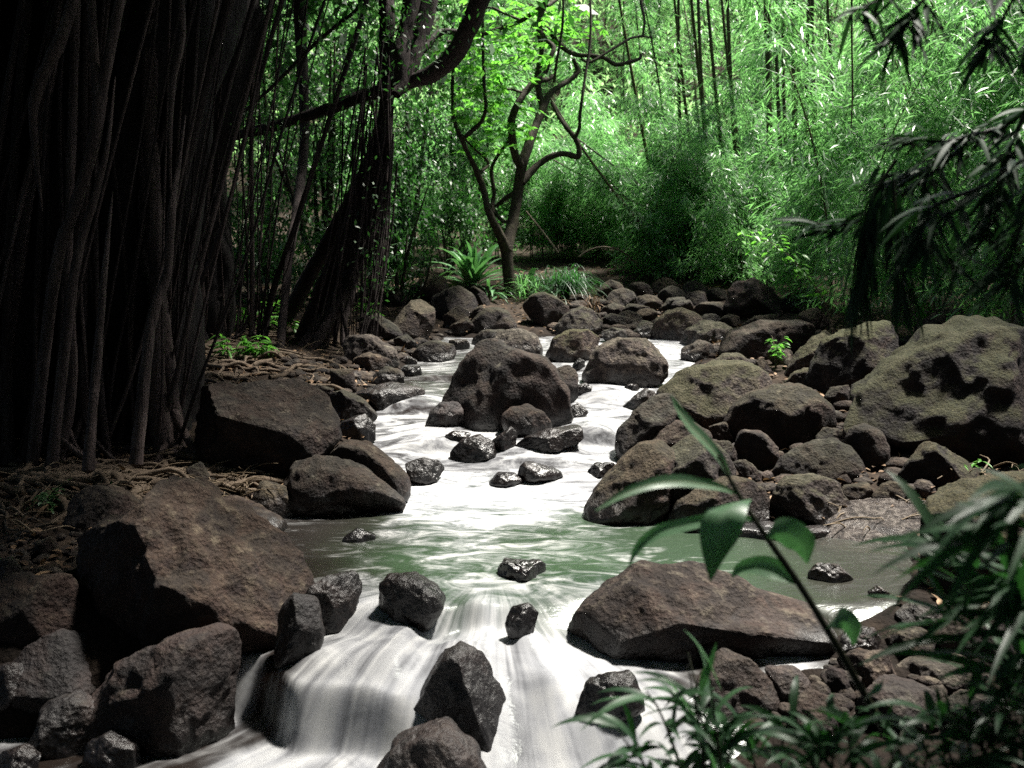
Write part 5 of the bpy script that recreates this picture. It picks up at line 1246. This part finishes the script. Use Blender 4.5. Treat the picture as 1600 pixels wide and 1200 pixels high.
# ---------------------------------------------------------------- understory, bank plants, foreground
def shrub(name, label, c, s, n, L, W, seed, mat='broad', stems=5, cat="shrub", group=None, base=None):
    rs = np.random.RandomState(seed)
    t = thing(name, label, cat, group)
    g = Geo()
    bx, by = (c[0], c[1]) if base is None else base
    z0 = gz(bx, by) - .1
    tops = []
    for i in range(stems):
        e = np.array(c) + rs.normal(0, .55, 3) * np.array(s)
        tops.append(e)
        m = np.array([bx, by, z0]) * .5 + e * .5 + rs.normal(0, .08, 3)
        tube(g, [(bx + rs.normal(0, .06), by + rs.normal(0, .06), z0), m, e], np.array([.05, .03, .012]) * max(s[2], .3), 6, 5, .2, i)
    g.build('trunk' if name.endswith('tree') else 'stems', M['bark'], t)
    # leaf clumps of uneven size with gaps between
    g = Geo(); k = max(8, n // 60)
    cen = np.array(c) + rs.normal(0, .62, (k, 3)) * np.array(s)
    wch = rs.randint(0, k, n)
    pos = cen[wch] + rs.normal(0, .17, (n, 3)) * np.array(s).mean()
    pos[:, 2] = np.maximum(pos[:, 2], z0 + .05)
    d = rs.normal(0, 1, (n, 3)); d[:, 2] -= .55
    leaves(g, pos, d, rs.normal(0, .55, (n, 3)) + [0, 0, 1], L * rs.uniform(.7, 1.2, n), W, 2, .15)
    g.build('crown' if name.endswith('tree') else 'foliage', M[mat], t)
    return t

UND = [("tree", (-3.3, 17.0, 4.2), (1.0, .8, 1.5), "dark small leaved tree between the second banyan and the leaning fig"),
       ("tree", (-4.8, 19.5, 5.0), (1.5, 1.0, 2.0), "shadowed leafy tree high behind the second banyan"),
       ("tree", (-2.2, 20.5, 4.6), (1.0, .8, 1.6), "dark tree behind the leaning fig's crossing limb"),
       ("tree", (-6.6, 18.0, 4.5), (1.4, 1.0, 2.0), "dim tree glimpsed between the two banyan trunks"),
       ("tree", (-1.1, 22.5, 5.2), (.9, .8, 1.5), "dark tree rising left of the forked tree above the black hollow"),
       ("shrub", (-3.9, 16.0, 2.0), (1.0, .6, .8), "glossy dark shrub at the second banyan's right foot"),
       ("shrub", (-2.5, 17.2, 2.0), (.8, .6, .8), "glossy dark shrub behind the leaning fig's prop roots"),
       ("shrub", (-1.9, 16.4, 2.6), (.5, .5, .9), "leafy shrub draping the right side of the leaning fig"),
       ("shrub", (-4.9, 17.0, 2.2), (.8, .5, .8), "dull green shrub left of the leaning fig, deep in shade"),
       ("shrub", (-1.2, 20.0, 2.8), (.6, .5, .8), "dark leafy shrub hanging over the black hollow")]
for i, (nm, c, s, lab) in enumerate(UND):
    shrub("understory_" + nm if nm == "tree" else "glossy_shrub", lab, c, s, int(2600 * (s[0] * s[2]) ** .8) + 500, .12, .05, 500 + i, 'broad', 6, "tree" if nm == "tree" else "shrub")

# the far wood that closes the view
def far_wood():
    rs = np.random.RandomState(9); g = Geo()
    n = 95000
    x = rs.uniform(-.62, .64, n); y = rs.uniform(33, 58, n)
    x = x * y
    h = 2.2 + 1.2 * vnoise(np.stack([x * .25, y * .2, np.zeros(n)], -1), 4)
    z = zprof(y) + rs.rand(n) * h
    d = rs.normal(0, 1, (n, 3)); d[:, 2] -= .5
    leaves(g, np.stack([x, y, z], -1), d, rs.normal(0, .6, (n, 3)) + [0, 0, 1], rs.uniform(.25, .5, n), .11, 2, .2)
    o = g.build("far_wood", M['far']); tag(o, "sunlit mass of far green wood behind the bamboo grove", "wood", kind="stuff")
far_wood()

# unseen leaf roof added overhead: keeps the near banks dark, gaps let sun through
def shade_roof():
    rs = np.random.RandomState(19); g = Geo()
    n = 36000
    x = rs.uniform(-22, 22, n); y = rs.uniform(-14, 24, n)
    keep = ((x - 4.6) / 4.1) ** 2 + ((y - 12.3) / 6.8) ** 2 > 1 + .3 * rs.normal(size=n)  # opening shaped to throw sun on the middle of the stream
    keep &= (y < 17.2) | ((x < -1.5) & (rs.rand(n) < .5)) | ((y > 18.2) & (x > 3.4) & (y < 21.5) & (rs.rand(n) < .12)) | ((y > 20.6) & (x < 1.5) & (rs.rand(n) < .35))
    keep &= ((x - 3.7) ** 2 + (y - 4.1) ** 2 > 0.2)  # gap cut to let sun onto the leaning stem
    keep &= ((x - 1.45) ** 2 + (y - 7.1) ** 2 > 0.45)  # gap cut to light the huge boulder's right flank
    keep &= ((x - 0.1) ** 2 + (y - 14.4) ** 2 > 1.8)  # gap cut for sun on the left bank's roots
    z = 9.6 + rs.normal(0, .5, n) + .10 * np.abs(x - 1)
    p1 = np.stack([x, y, z], -1)[keep]
    m = 9000          # unseen leaf wall added behind and beside the viewer, against sky light
    a = rs.uniform(np.pi * .93, np.pi * 2.07, m)
    p2 = np.stack([1 + 13 * np.cos(a), 4 + 12 * np.sin(a), rs.uniform(0, 10, m)], -1) + rs.normal(0, .6, (m, 3))
    pos = np.concatenate([p1, p2]); k = len(pos)
    d = rs.normal(0, 1, (k, 3))
    leaves(g, pos, d, rs.normal(0, .6, (k, 3)) + [0, 0, 1], rs.uniform(.5, .95, k), .46, 2, .1)
    o = g.build("shade_canopy", M['canopy']); tag(o, "unseen leaf roof and wall added to shade the banks", "canopy", kind="stuff")
shade_roof()

# ---- plants of the far bank
def rosette(name, label, px, row, n, L, W, seed, mat='strap', spread=1.0, up=.9, droop=.75):
    rs = np.random.RandomState(seed)
    y = hit_ground(px, row); x = (px - 800) / F * y; z = gz(x, y)
    t = thing(name, label, "plant")
    g = Geo()
    az = rs.uniform(0, 2 * np.pi, n); el = rs.uniform(.35, 1.4, n) * up
    d = np.stack([np.cos(az) * np.cos(el), np.sin(az) * np.cos(el), np.sin(el)], -1)
    base = np.array([x, y, z]) + np.stack([rs.normal(0, .06, n), rs.normal(0, .06, n), rs.uniform(0, .12, n)], -1) * spread
    leaves(g, base, d, np.tile([0, 0, 1.0], (n, 1)) + rs.normal(0, .1, (n, 3)), L * rs.uniform(.7, 1.15, n), W, 8, droop * .8, .1, .8)
    g.build('foliage', M[mat], t)
    g = Geo(); tube(g, [(x, y, z - .15), (x, y, z + .1), (x, y, z + .25)], [.08, .07, .03], 8, 3, .2); g.build('stem', M['bark'], t)
    return t
rosette("crinum_lily", "big plant of glossy drooping strap leaves left of the forked tree's foot", 738, 452, 50, 1.55, .115, 1, up=1.12, droop=.6)
rosette("crinum_lily", "smaller strap leaved plant right of the forked tree's trunk", 826, 458, 22, .95, .11, 2)
rosette("crinum_lily", "low strap leaved plant tucked in front of the big glossy one", 762, 470, 16, .6, .06, 5)
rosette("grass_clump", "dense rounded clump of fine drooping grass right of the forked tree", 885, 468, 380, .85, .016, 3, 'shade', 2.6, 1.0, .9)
rosette("grass_clump", "short bright grass tuft at the back of the forked tree's trunk", 824, 470, 110, .5, .014, 4, 'bamboo', 2.0, 1.0, .6)
rosette("grass_clump", "pale tuft of grass under the slanting half sunlit boulder's top", 925, 492, 60, .3, .012, 6, 'litter', 1.5, 1.0, .6)

def low_herb(name, label, px, row, w_px, n, L, W, seed, mat='bright', h=.35, cat="plant", y=None):
    rs = np.random.RandomState(seed)
    y0 = hit_ground(px, row) if y is None else y
    s = w_px / F * y0 * .5
    x0 = (px - 800) / F * y0
    t = thing(name, label, cat)
    st = Geo(); g = Geo()
    for i in range(max(3, n // 14)):
        x, y = x0 + rs.normal(0, .45) * s, y0 + rs.normal(0, .35) * s
        z = gz(x, y); hh = h * rs.uniform(.5, 1.2)
        e = np.array([x + rs.normal(0, .12), y + rs.normal(0, .12), z + hh])
        tube(st, [(x, y, z - .05), (x, y, z + hh * .5), e], [.006, .005, .003], 5, 3, 0)
        m = 14
        u = rs.uniform(.35, 1.05, m)
        pos = np.array([x, y, z]) * (1 - u)[:, None] + e * u[:, None]
        az = rs.uniform(0, 6.28, m)
        d = np.stack([np.cos(az), np.sin(az), rs.uniform(-.3, .4, m)], -1)
        leaves(g, pos, d, np.tile([0, 0, 1.0], (m, 1)) + rs.normal(0, .25, (m, 3)), L * rs.uniform(.6, 1.2, m), W, 4, .35)
    st.build('stems', M['culm'], t); g.build('foliage', M[mat], t)
    return t
low_herb("fern_seedlings", "bright green seedlings over the roots, nearest the huge banyan", 300, 505, 70, 110, .14, .04, 1)
low_herb("fern_seedlings", "bright green seedlings over the roots between the two figs", 360, 512, 90, 180, .16, .045, 2)
low_herb("fern_seedlings", "bright spreading seedlings low among the roots under the second banyan", 385, 560, 60, 120, .15, .04, 3, h=.25)
low_herb("fern_seedlings", "bright leafy seedlings at the leaning fig's left foot", 420, 520, 60, 70, .16, .045, 4)
low_herb("leafy_herb", "pale green herb growing by the stones right of the leaning fig", 570, 505, 50, 60, .14, .05, 5)
low_herb("leafy_herb", "dull green herb among hanging roots at the left edge", 55, 805, 90, 90, .06, .03, 6, 'broad', .14)
low_herb("leafy_herb", "thin herb at the lower left under the banyan's roots", 120, 800, 60, 50, .05, .025, 7, 'broad', .12)
low_herb("sapling", "thin sapling with a few fresh green leaves by the cream capped rock", 1214, 575, 20, 18, .10, .04, 8, 'bright', .45, "sapling")
low_herb("leafy_herb", "fresh green herbs behind the black mossy boulder", 1428, 530, 60, 110, .14, .05, 9, 'bright', .5)
low_herb("leafy_herb", "green bank herbs in the gap beyond the mossy boulders", 1340, 500, 120, 160, .16, .04, 10, 'bamboo', .5)
low_herb("leafy_herb", "green herbs above the huge moss patched boulder by the right edge", 1560, 520, 120, 160, .16, .04, 11, 'bright', .6)
low_herb("fern_tuft", "small fern at the right edge below the huge moss patched boulder", 1500, 745, 60, 70, .10, .02, 12, 'bright', .15)

# the sprig of fresh leaves hanging at the upper right
def sprig():
    t = thing("leafy_sprig", "sprig of fresh pale green leaves reaching left over the shadowed purple boulder", "branch")
    y0 = 13.0; rs = np.random.RandomState(4)
    g = Geo(); p = path_px([(1300, 560, .0), (1292, 480, .2), (1255, 425, .2), (1215, 385, .1), (1168, 366, 0)], y0)
    tube(g, p, [.012, .01, .008, .006, .003], 5, 5, 0); g.build('stem', M['deadcane'], t)
    c = catmull(p, 12); g = Geo(); idx = rs.randint(16, len(c), 90)
    az = rs.uniform(0, 6.28, 90)
    d = np.stack([np.cos(az), np.sin(az), rs.uniform(-.5, .3, 90)], -1)
    leaves(g, c[idx] + rs.normal(0, .09, (90, 3)), d, np.tile([0, 0, 1.0], (90, 1)) + rs.normal(0, .3, (90, 3)), .12, .055, 4, .3)
    g.build('foliage', M['bright'], t)
sprig()

# ---- forest litter, pebbles and twigs
def litter():
    rs = np.random.RandomState(8); g = Geo()
    n = 7500
    y = rs.uniform(5.5, 21, n); x = rs.uniform(-.52, .52, n) * y
    k = bank_sd(x, y) > .05
    x, y = x[k], y[k]; z = ground_z(x, y) + rs.uniform(.01, .045, len(x))
    d = rs.normal(0, 1, (len(x), 3)); d[:, 2] *= .25
    leaves(g, np.stack([x, y, z], -1), d, np.tile([0, 0, 1.0], (len(x), 1)) + rs.normal(0, .35, (len(x), 3)), rs.uniform(.05, .12, len(x)), .032, 4, 0, .3)
    o = g.build("leaf_litter", M['litter']); tag(o, "dry brown leaves strewn over the banks", "leaves", kind="stuff")
    g = Geo(); v0, f0 = ico(2)
    def scatter(n, px0, px1, r0, r1, s0, s1):
        for i in range(n):
            px, row = rs.uniform(px0, px1), rs.uniform(r0, r1)
            y = hit_ground(px, row); x = (px - 800) / F * y
            s = rs.uniform(s0, s1)
            v = v0 * (1 + .25 * fbm(v0 * 1.3 + rs.uniform(-20, 20, 3), 2, i)[:, None]) * s * np.array([rs.uniform(.8, 1.4), rs.uniform(.8, 1.3), rs.uniform(.5, .8)])
            g.add(v + [x, y, gz(x, y) + s * .15], f0, wet=0.0, hue=rs.rand(), moss=0.1, tone=rs.uniform(0, .6))
    scatter(260, 0, 260, 835, 920, .012, .045)
    scatter(110, 1290, 1450, 785, 842, .006, .022)
    scatter(170, 560, 720, 500, 600, .03, .10)
    scatter(260, 1050, 1450, 520, 770, .03, .12)
    scatter(160, 850, 1150, 470, 560, .04, .13)
    scatter(80, 1150, 1500, 1020, 1140, .02, .07)
    scatter(120, 240, 500, 740, 800, .012, .05)
    scatter(120, 440, 640, 560, 640, .03, .09)
    o = g.build("pebbles", M['rock']); tag(o, "loose pebbles filling the gaps between the boulders", "pebbles", kind="stuff")
    g = Geo()
    for i in range(330):
        a = [(300, 395, 738, 785), (0, 300, 700, 860), (250, 560, 480, 615), (1290, 1450, 785, 835), (820, 960, 455, 500), (1480, 1600, 690, 760)][rs.choice(6, p=[.18, .24, .32, .03, .15, .08])]
        px, row = rs.uniform(a[0], a[1]), rs.uniform(a[2], a[3])
        y = hit_ground(px, row); x = (px - 800) / F * y; z = gz(x, y) + .02
        an = rs.uniform(0, 6.28); L = rs.uniform(.1, .4); r = rs.uniform(.003, .009)
        e = (x + L * np.cos(an), y + L * np.sin(an), z + rs.uniform(0, .12))
        tube(g, [(x, y, z), ((x + e[0]) / 2 + rs.normal(0, .03), (y + e[1]) / 2, (z + e[2]) / 2 + .03), e], [r, r * .8, r * .4], 5, 3, 0)
    o = g.build("fallen_twigs", M['deadcane']); tag(o, "broken twigs scattered on the banks", "twigs", kind="stuff")
litter()

# ---- foreground: the leaning stem with broad leaves
def ribbon(geo, pts, wid, side, spans=8, fold=.18):
    """one leaf blade along a curve; pts (K,3), wid per station, side = width direction"""
    pr = np.column_stack([np.asarray(pts, float), np.asarray(wid, float), np.asarray(side, float) if np.ndim(side) == 2 else np.tile(side, (len(pts), 1))])
    c = catmull(pr, spans)
    p, w_, s = c[:, :3], np.maximum(c[:, 3], .0008)[:, None], c[:, 4:]
    t = np.gradient(p, axis=0); t /= np.linalg.norm(t, axis=1)[:, None]
    s = s - t * (s * t).sum(1)[:, None]; s /= np.linalg.norm(s, axis=1)[:, None] + 1e-9
    n = np.cross(s, t)
    u = np.array([-1, -.55, -.06, .06, .55, 1.0])
    v = p[:, None] + s[:, None] * (w_ * .5)[:, None] * u[None, :, None] + n[:, None] * (w_ * fold)[:, None] * (np.abs(u) ** 1.5)[None, :, None]
    rip = .035 * np.sin(np.linspace(0, 9, len(p)))[:, None, None] * n[:, None] * w_[:, None] * (np.abs(u) > .9)[None, :, None]
    v = (v + rip).reshape(-1, 3); m = len(p); q = len(u)
    i = np.arange(m - 1)[:, None] * q + np.arange(q - 1)[None]
    geo.add(v, np.stack([i, i + 1, i + q + 1, i + q], -1).reshape(-1, 4), rnd=np.tile(np.where(np.abs(u) < .1, 1.0, np.where(np.abs(u) < .7, .35, .6)), m))

def ginger():
    y0 = 2.35
    t = thing("broad_leaved_stem", "dark leaning stem with broad grey green leaves in front of the pool, nearest the viewer", "plant")
    k = y0 / F
    g = Geo()
    tube(g, path_px([(1470, 1290, .1), (1410, 1190, .1), (1352, 1088, .05), (1305, 1005, 0), (1250, 915, 0), (1205, 850, 0), (1168, 795, 0), (1140, 748, 0), (1122, 712, 0)], y0), np.array([7.5, 7.5, 6.5, 6, 5.5, 5, 4, 3.5, 2.5]) * k, 10, 6, .08, 3)
    g.build('stem', M['darkstem'], t)
    def leaf(pts, wid, side, label=None, fold=.18):
        g = Geo(); ribbon(g, path_px(pts, y0), np.array(wid, float) * k, side, 8, fold)
        o = g.build('leaf', M['ginger'], t)
        if label: o["label"] = label
    leaf([(1142, 752, 0), (1125, 718, .0), (1102, 690, .01), (1078, 665, .02), (1060, 640, .03), (1048, 617, .03)], [5, 15, 20, 19, 14, 2], (.6, .5, .4), "upright narrow green leaf at the tip")
    leaf([(1152, 772, 0), (1125, 762, -.02), (1095, 756, -.04), (1060, 752, -.06), (1020, 756, -.08), (975, 772, -.1), (930, 798, -.12)], [4, 12, 17, 20, 18, 13, 2], (.1, .55, .8), "long leaf arching to the left")
    leaf([(1172, 780, 0), (1150, 786, -.04), (1133, 805, -.07), (1122, 835, -.08), (1115, 868, -.08), (1110, 908, -.07)], [6, 40, 60, 58, 36, 3], (.95, -.25, .12), "broad hanging leaf with a pale midrib", .12)
    leaf([(1180, 815, 0), (1150, 806, .03), (1110, 812, .05), (1065, 822, .06), (1030, 832, .07), (1000, 855, .08), (982, 888, .08)], [4, 12, 18, 22, 22, 18, 3], (.1, .5, .8))
    leaf([(1195, 838, 0), (1208, 828, -.03), (1228, 832, -.06), (1246, 842, -.08), (1258, 856, -.08), (1262, 880, -.07)], [6, 30, 46, 46, 36, 4], (.35, -.2, .9), "broad short leaf folded to the right", .14)
    leaf([(1245, 912, 0), (1228, 900, .02), (1205, 888, .03), (1180, 884, .04), (1158, 888, .05), (1143, 902, .05)], [4, 22, 34, 28, 18, 3], (.2, .4, .9))
    leaf([(1290, 982, 0), (1303, 968, -.03), (1318, 968, -.05), (1330, 982, -.06), (1334, 1008, -.06)], [5, 26, 34, 30, 4], (.5, -.3, .8))
    leaf([(1352, 1092, 0), (1360, 1080, -.02), (1372, 1072, -.03), (1380, 1060, -.03)], [4, 14, 16, 2], (.5, .3, .7), "small fresh green leaf at the base")

ginger()

# ---- foreground bamboo grass, lower right
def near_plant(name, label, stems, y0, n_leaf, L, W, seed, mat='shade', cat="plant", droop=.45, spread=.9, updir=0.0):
    """stems: list of pixel paths; lance leaves alternate along each"""
    rs = np.random.RandomState(seed)
    t = thing(name, label, cat)
    st = Geo(); g = Geo()
    for sp in stems:
        p = path_px(sp, y0); tube(st, p, np.linspace(.006, .002, len(p)), 6, 5, 0)
        c = catmull(p, 10)
        m = n_leaf
        i = (rs.uniform(.12, 1, m) * (len(c) - 1)).astype(int)
        tg = np.gradient(c, axis=0)[i]; tg /= np.linalg.norm(tg, axis=1)[:, None] + 1e-9
        az = rs.uniform(0, 6.28, m)
        rd = np.stack([np.cos(az), np.sin(az) * .7, rs.uniform(-.35, .35, m) + updir], -1)
        d = tg * .9 + rd * spread
        leaves(g, c[i] + rs.normal(0, .012, (m, 3)), d, np.tile([0, -.2, 1.0], (m, 1)) + rs.normal(0, .35, (m, 3)), L * rs.uniform(.55, 1.15, m), W * rs.uniform(.8, 1.2, m), 7, droop, .08, .9)
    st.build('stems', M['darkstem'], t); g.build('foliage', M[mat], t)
    return t
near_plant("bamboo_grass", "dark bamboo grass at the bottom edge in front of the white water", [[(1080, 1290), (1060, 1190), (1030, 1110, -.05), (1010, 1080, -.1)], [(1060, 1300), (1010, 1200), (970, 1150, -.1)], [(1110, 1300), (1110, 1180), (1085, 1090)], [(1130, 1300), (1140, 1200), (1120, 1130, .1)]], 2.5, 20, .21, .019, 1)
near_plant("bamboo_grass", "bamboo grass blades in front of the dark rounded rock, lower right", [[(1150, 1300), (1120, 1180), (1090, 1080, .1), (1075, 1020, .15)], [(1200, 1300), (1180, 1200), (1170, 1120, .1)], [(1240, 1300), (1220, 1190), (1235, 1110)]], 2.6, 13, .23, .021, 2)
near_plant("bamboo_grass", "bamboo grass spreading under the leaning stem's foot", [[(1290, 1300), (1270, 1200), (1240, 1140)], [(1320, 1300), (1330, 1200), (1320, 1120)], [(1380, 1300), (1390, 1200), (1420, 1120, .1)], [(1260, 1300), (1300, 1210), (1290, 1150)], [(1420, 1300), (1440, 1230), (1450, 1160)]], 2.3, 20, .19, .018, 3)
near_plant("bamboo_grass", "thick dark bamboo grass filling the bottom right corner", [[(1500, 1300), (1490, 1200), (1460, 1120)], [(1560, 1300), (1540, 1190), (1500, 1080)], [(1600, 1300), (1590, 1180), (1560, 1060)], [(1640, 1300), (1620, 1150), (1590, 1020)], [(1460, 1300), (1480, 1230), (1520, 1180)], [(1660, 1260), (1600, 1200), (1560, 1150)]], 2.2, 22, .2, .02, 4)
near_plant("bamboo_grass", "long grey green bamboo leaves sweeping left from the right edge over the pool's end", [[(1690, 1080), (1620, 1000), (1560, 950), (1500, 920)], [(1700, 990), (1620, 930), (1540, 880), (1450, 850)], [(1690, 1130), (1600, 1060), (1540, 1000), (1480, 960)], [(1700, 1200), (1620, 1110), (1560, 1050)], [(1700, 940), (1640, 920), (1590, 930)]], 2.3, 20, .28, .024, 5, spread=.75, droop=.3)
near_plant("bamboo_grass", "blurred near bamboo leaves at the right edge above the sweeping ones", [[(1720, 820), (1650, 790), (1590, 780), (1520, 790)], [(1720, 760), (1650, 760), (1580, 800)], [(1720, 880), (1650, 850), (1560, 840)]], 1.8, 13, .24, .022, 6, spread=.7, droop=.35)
near_plant("bamboo_grass", "tall single blades standing before the long flat topped boulder", [[(1110, 1300), (1095, 1150), (1075, 1040)], [(1140, 1300), (1120, 1150), (1110, 1060)]], 2.45, 3, .26, .022, 7, 'ginger', droop=.2, spread=.4, updir=.3)

# ---- dark boughs hanging into the view from the right
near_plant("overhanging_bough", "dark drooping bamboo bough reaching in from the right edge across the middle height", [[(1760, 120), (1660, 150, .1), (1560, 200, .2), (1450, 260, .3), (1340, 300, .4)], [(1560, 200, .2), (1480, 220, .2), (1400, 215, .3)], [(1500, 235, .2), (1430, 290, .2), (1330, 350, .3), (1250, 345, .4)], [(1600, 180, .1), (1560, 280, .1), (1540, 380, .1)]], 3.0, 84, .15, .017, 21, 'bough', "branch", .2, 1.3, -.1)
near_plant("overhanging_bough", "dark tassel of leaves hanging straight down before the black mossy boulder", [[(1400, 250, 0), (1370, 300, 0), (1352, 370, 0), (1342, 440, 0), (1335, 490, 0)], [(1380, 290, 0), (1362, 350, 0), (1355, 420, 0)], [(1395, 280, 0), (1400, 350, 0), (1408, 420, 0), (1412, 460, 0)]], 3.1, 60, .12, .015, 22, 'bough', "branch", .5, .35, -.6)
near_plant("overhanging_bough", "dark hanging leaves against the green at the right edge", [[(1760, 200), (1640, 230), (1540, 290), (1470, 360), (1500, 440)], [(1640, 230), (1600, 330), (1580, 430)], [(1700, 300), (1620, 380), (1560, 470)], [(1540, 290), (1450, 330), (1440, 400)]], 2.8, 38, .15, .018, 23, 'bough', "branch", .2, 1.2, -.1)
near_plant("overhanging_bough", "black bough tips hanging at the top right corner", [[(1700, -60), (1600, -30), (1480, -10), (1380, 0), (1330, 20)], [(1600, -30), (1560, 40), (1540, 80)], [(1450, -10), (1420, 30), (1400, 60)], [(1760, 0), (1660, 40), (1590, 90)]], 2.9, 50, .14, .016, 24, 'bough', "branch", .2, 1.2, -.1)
cane([(1331, -40, 0), (1331, 60, 0), (1332, 140, 0), (1330, 200, 0)], 6.0, [1.6, 1.5, 1.3, .8], "thin straight hanging vine at the upper right")
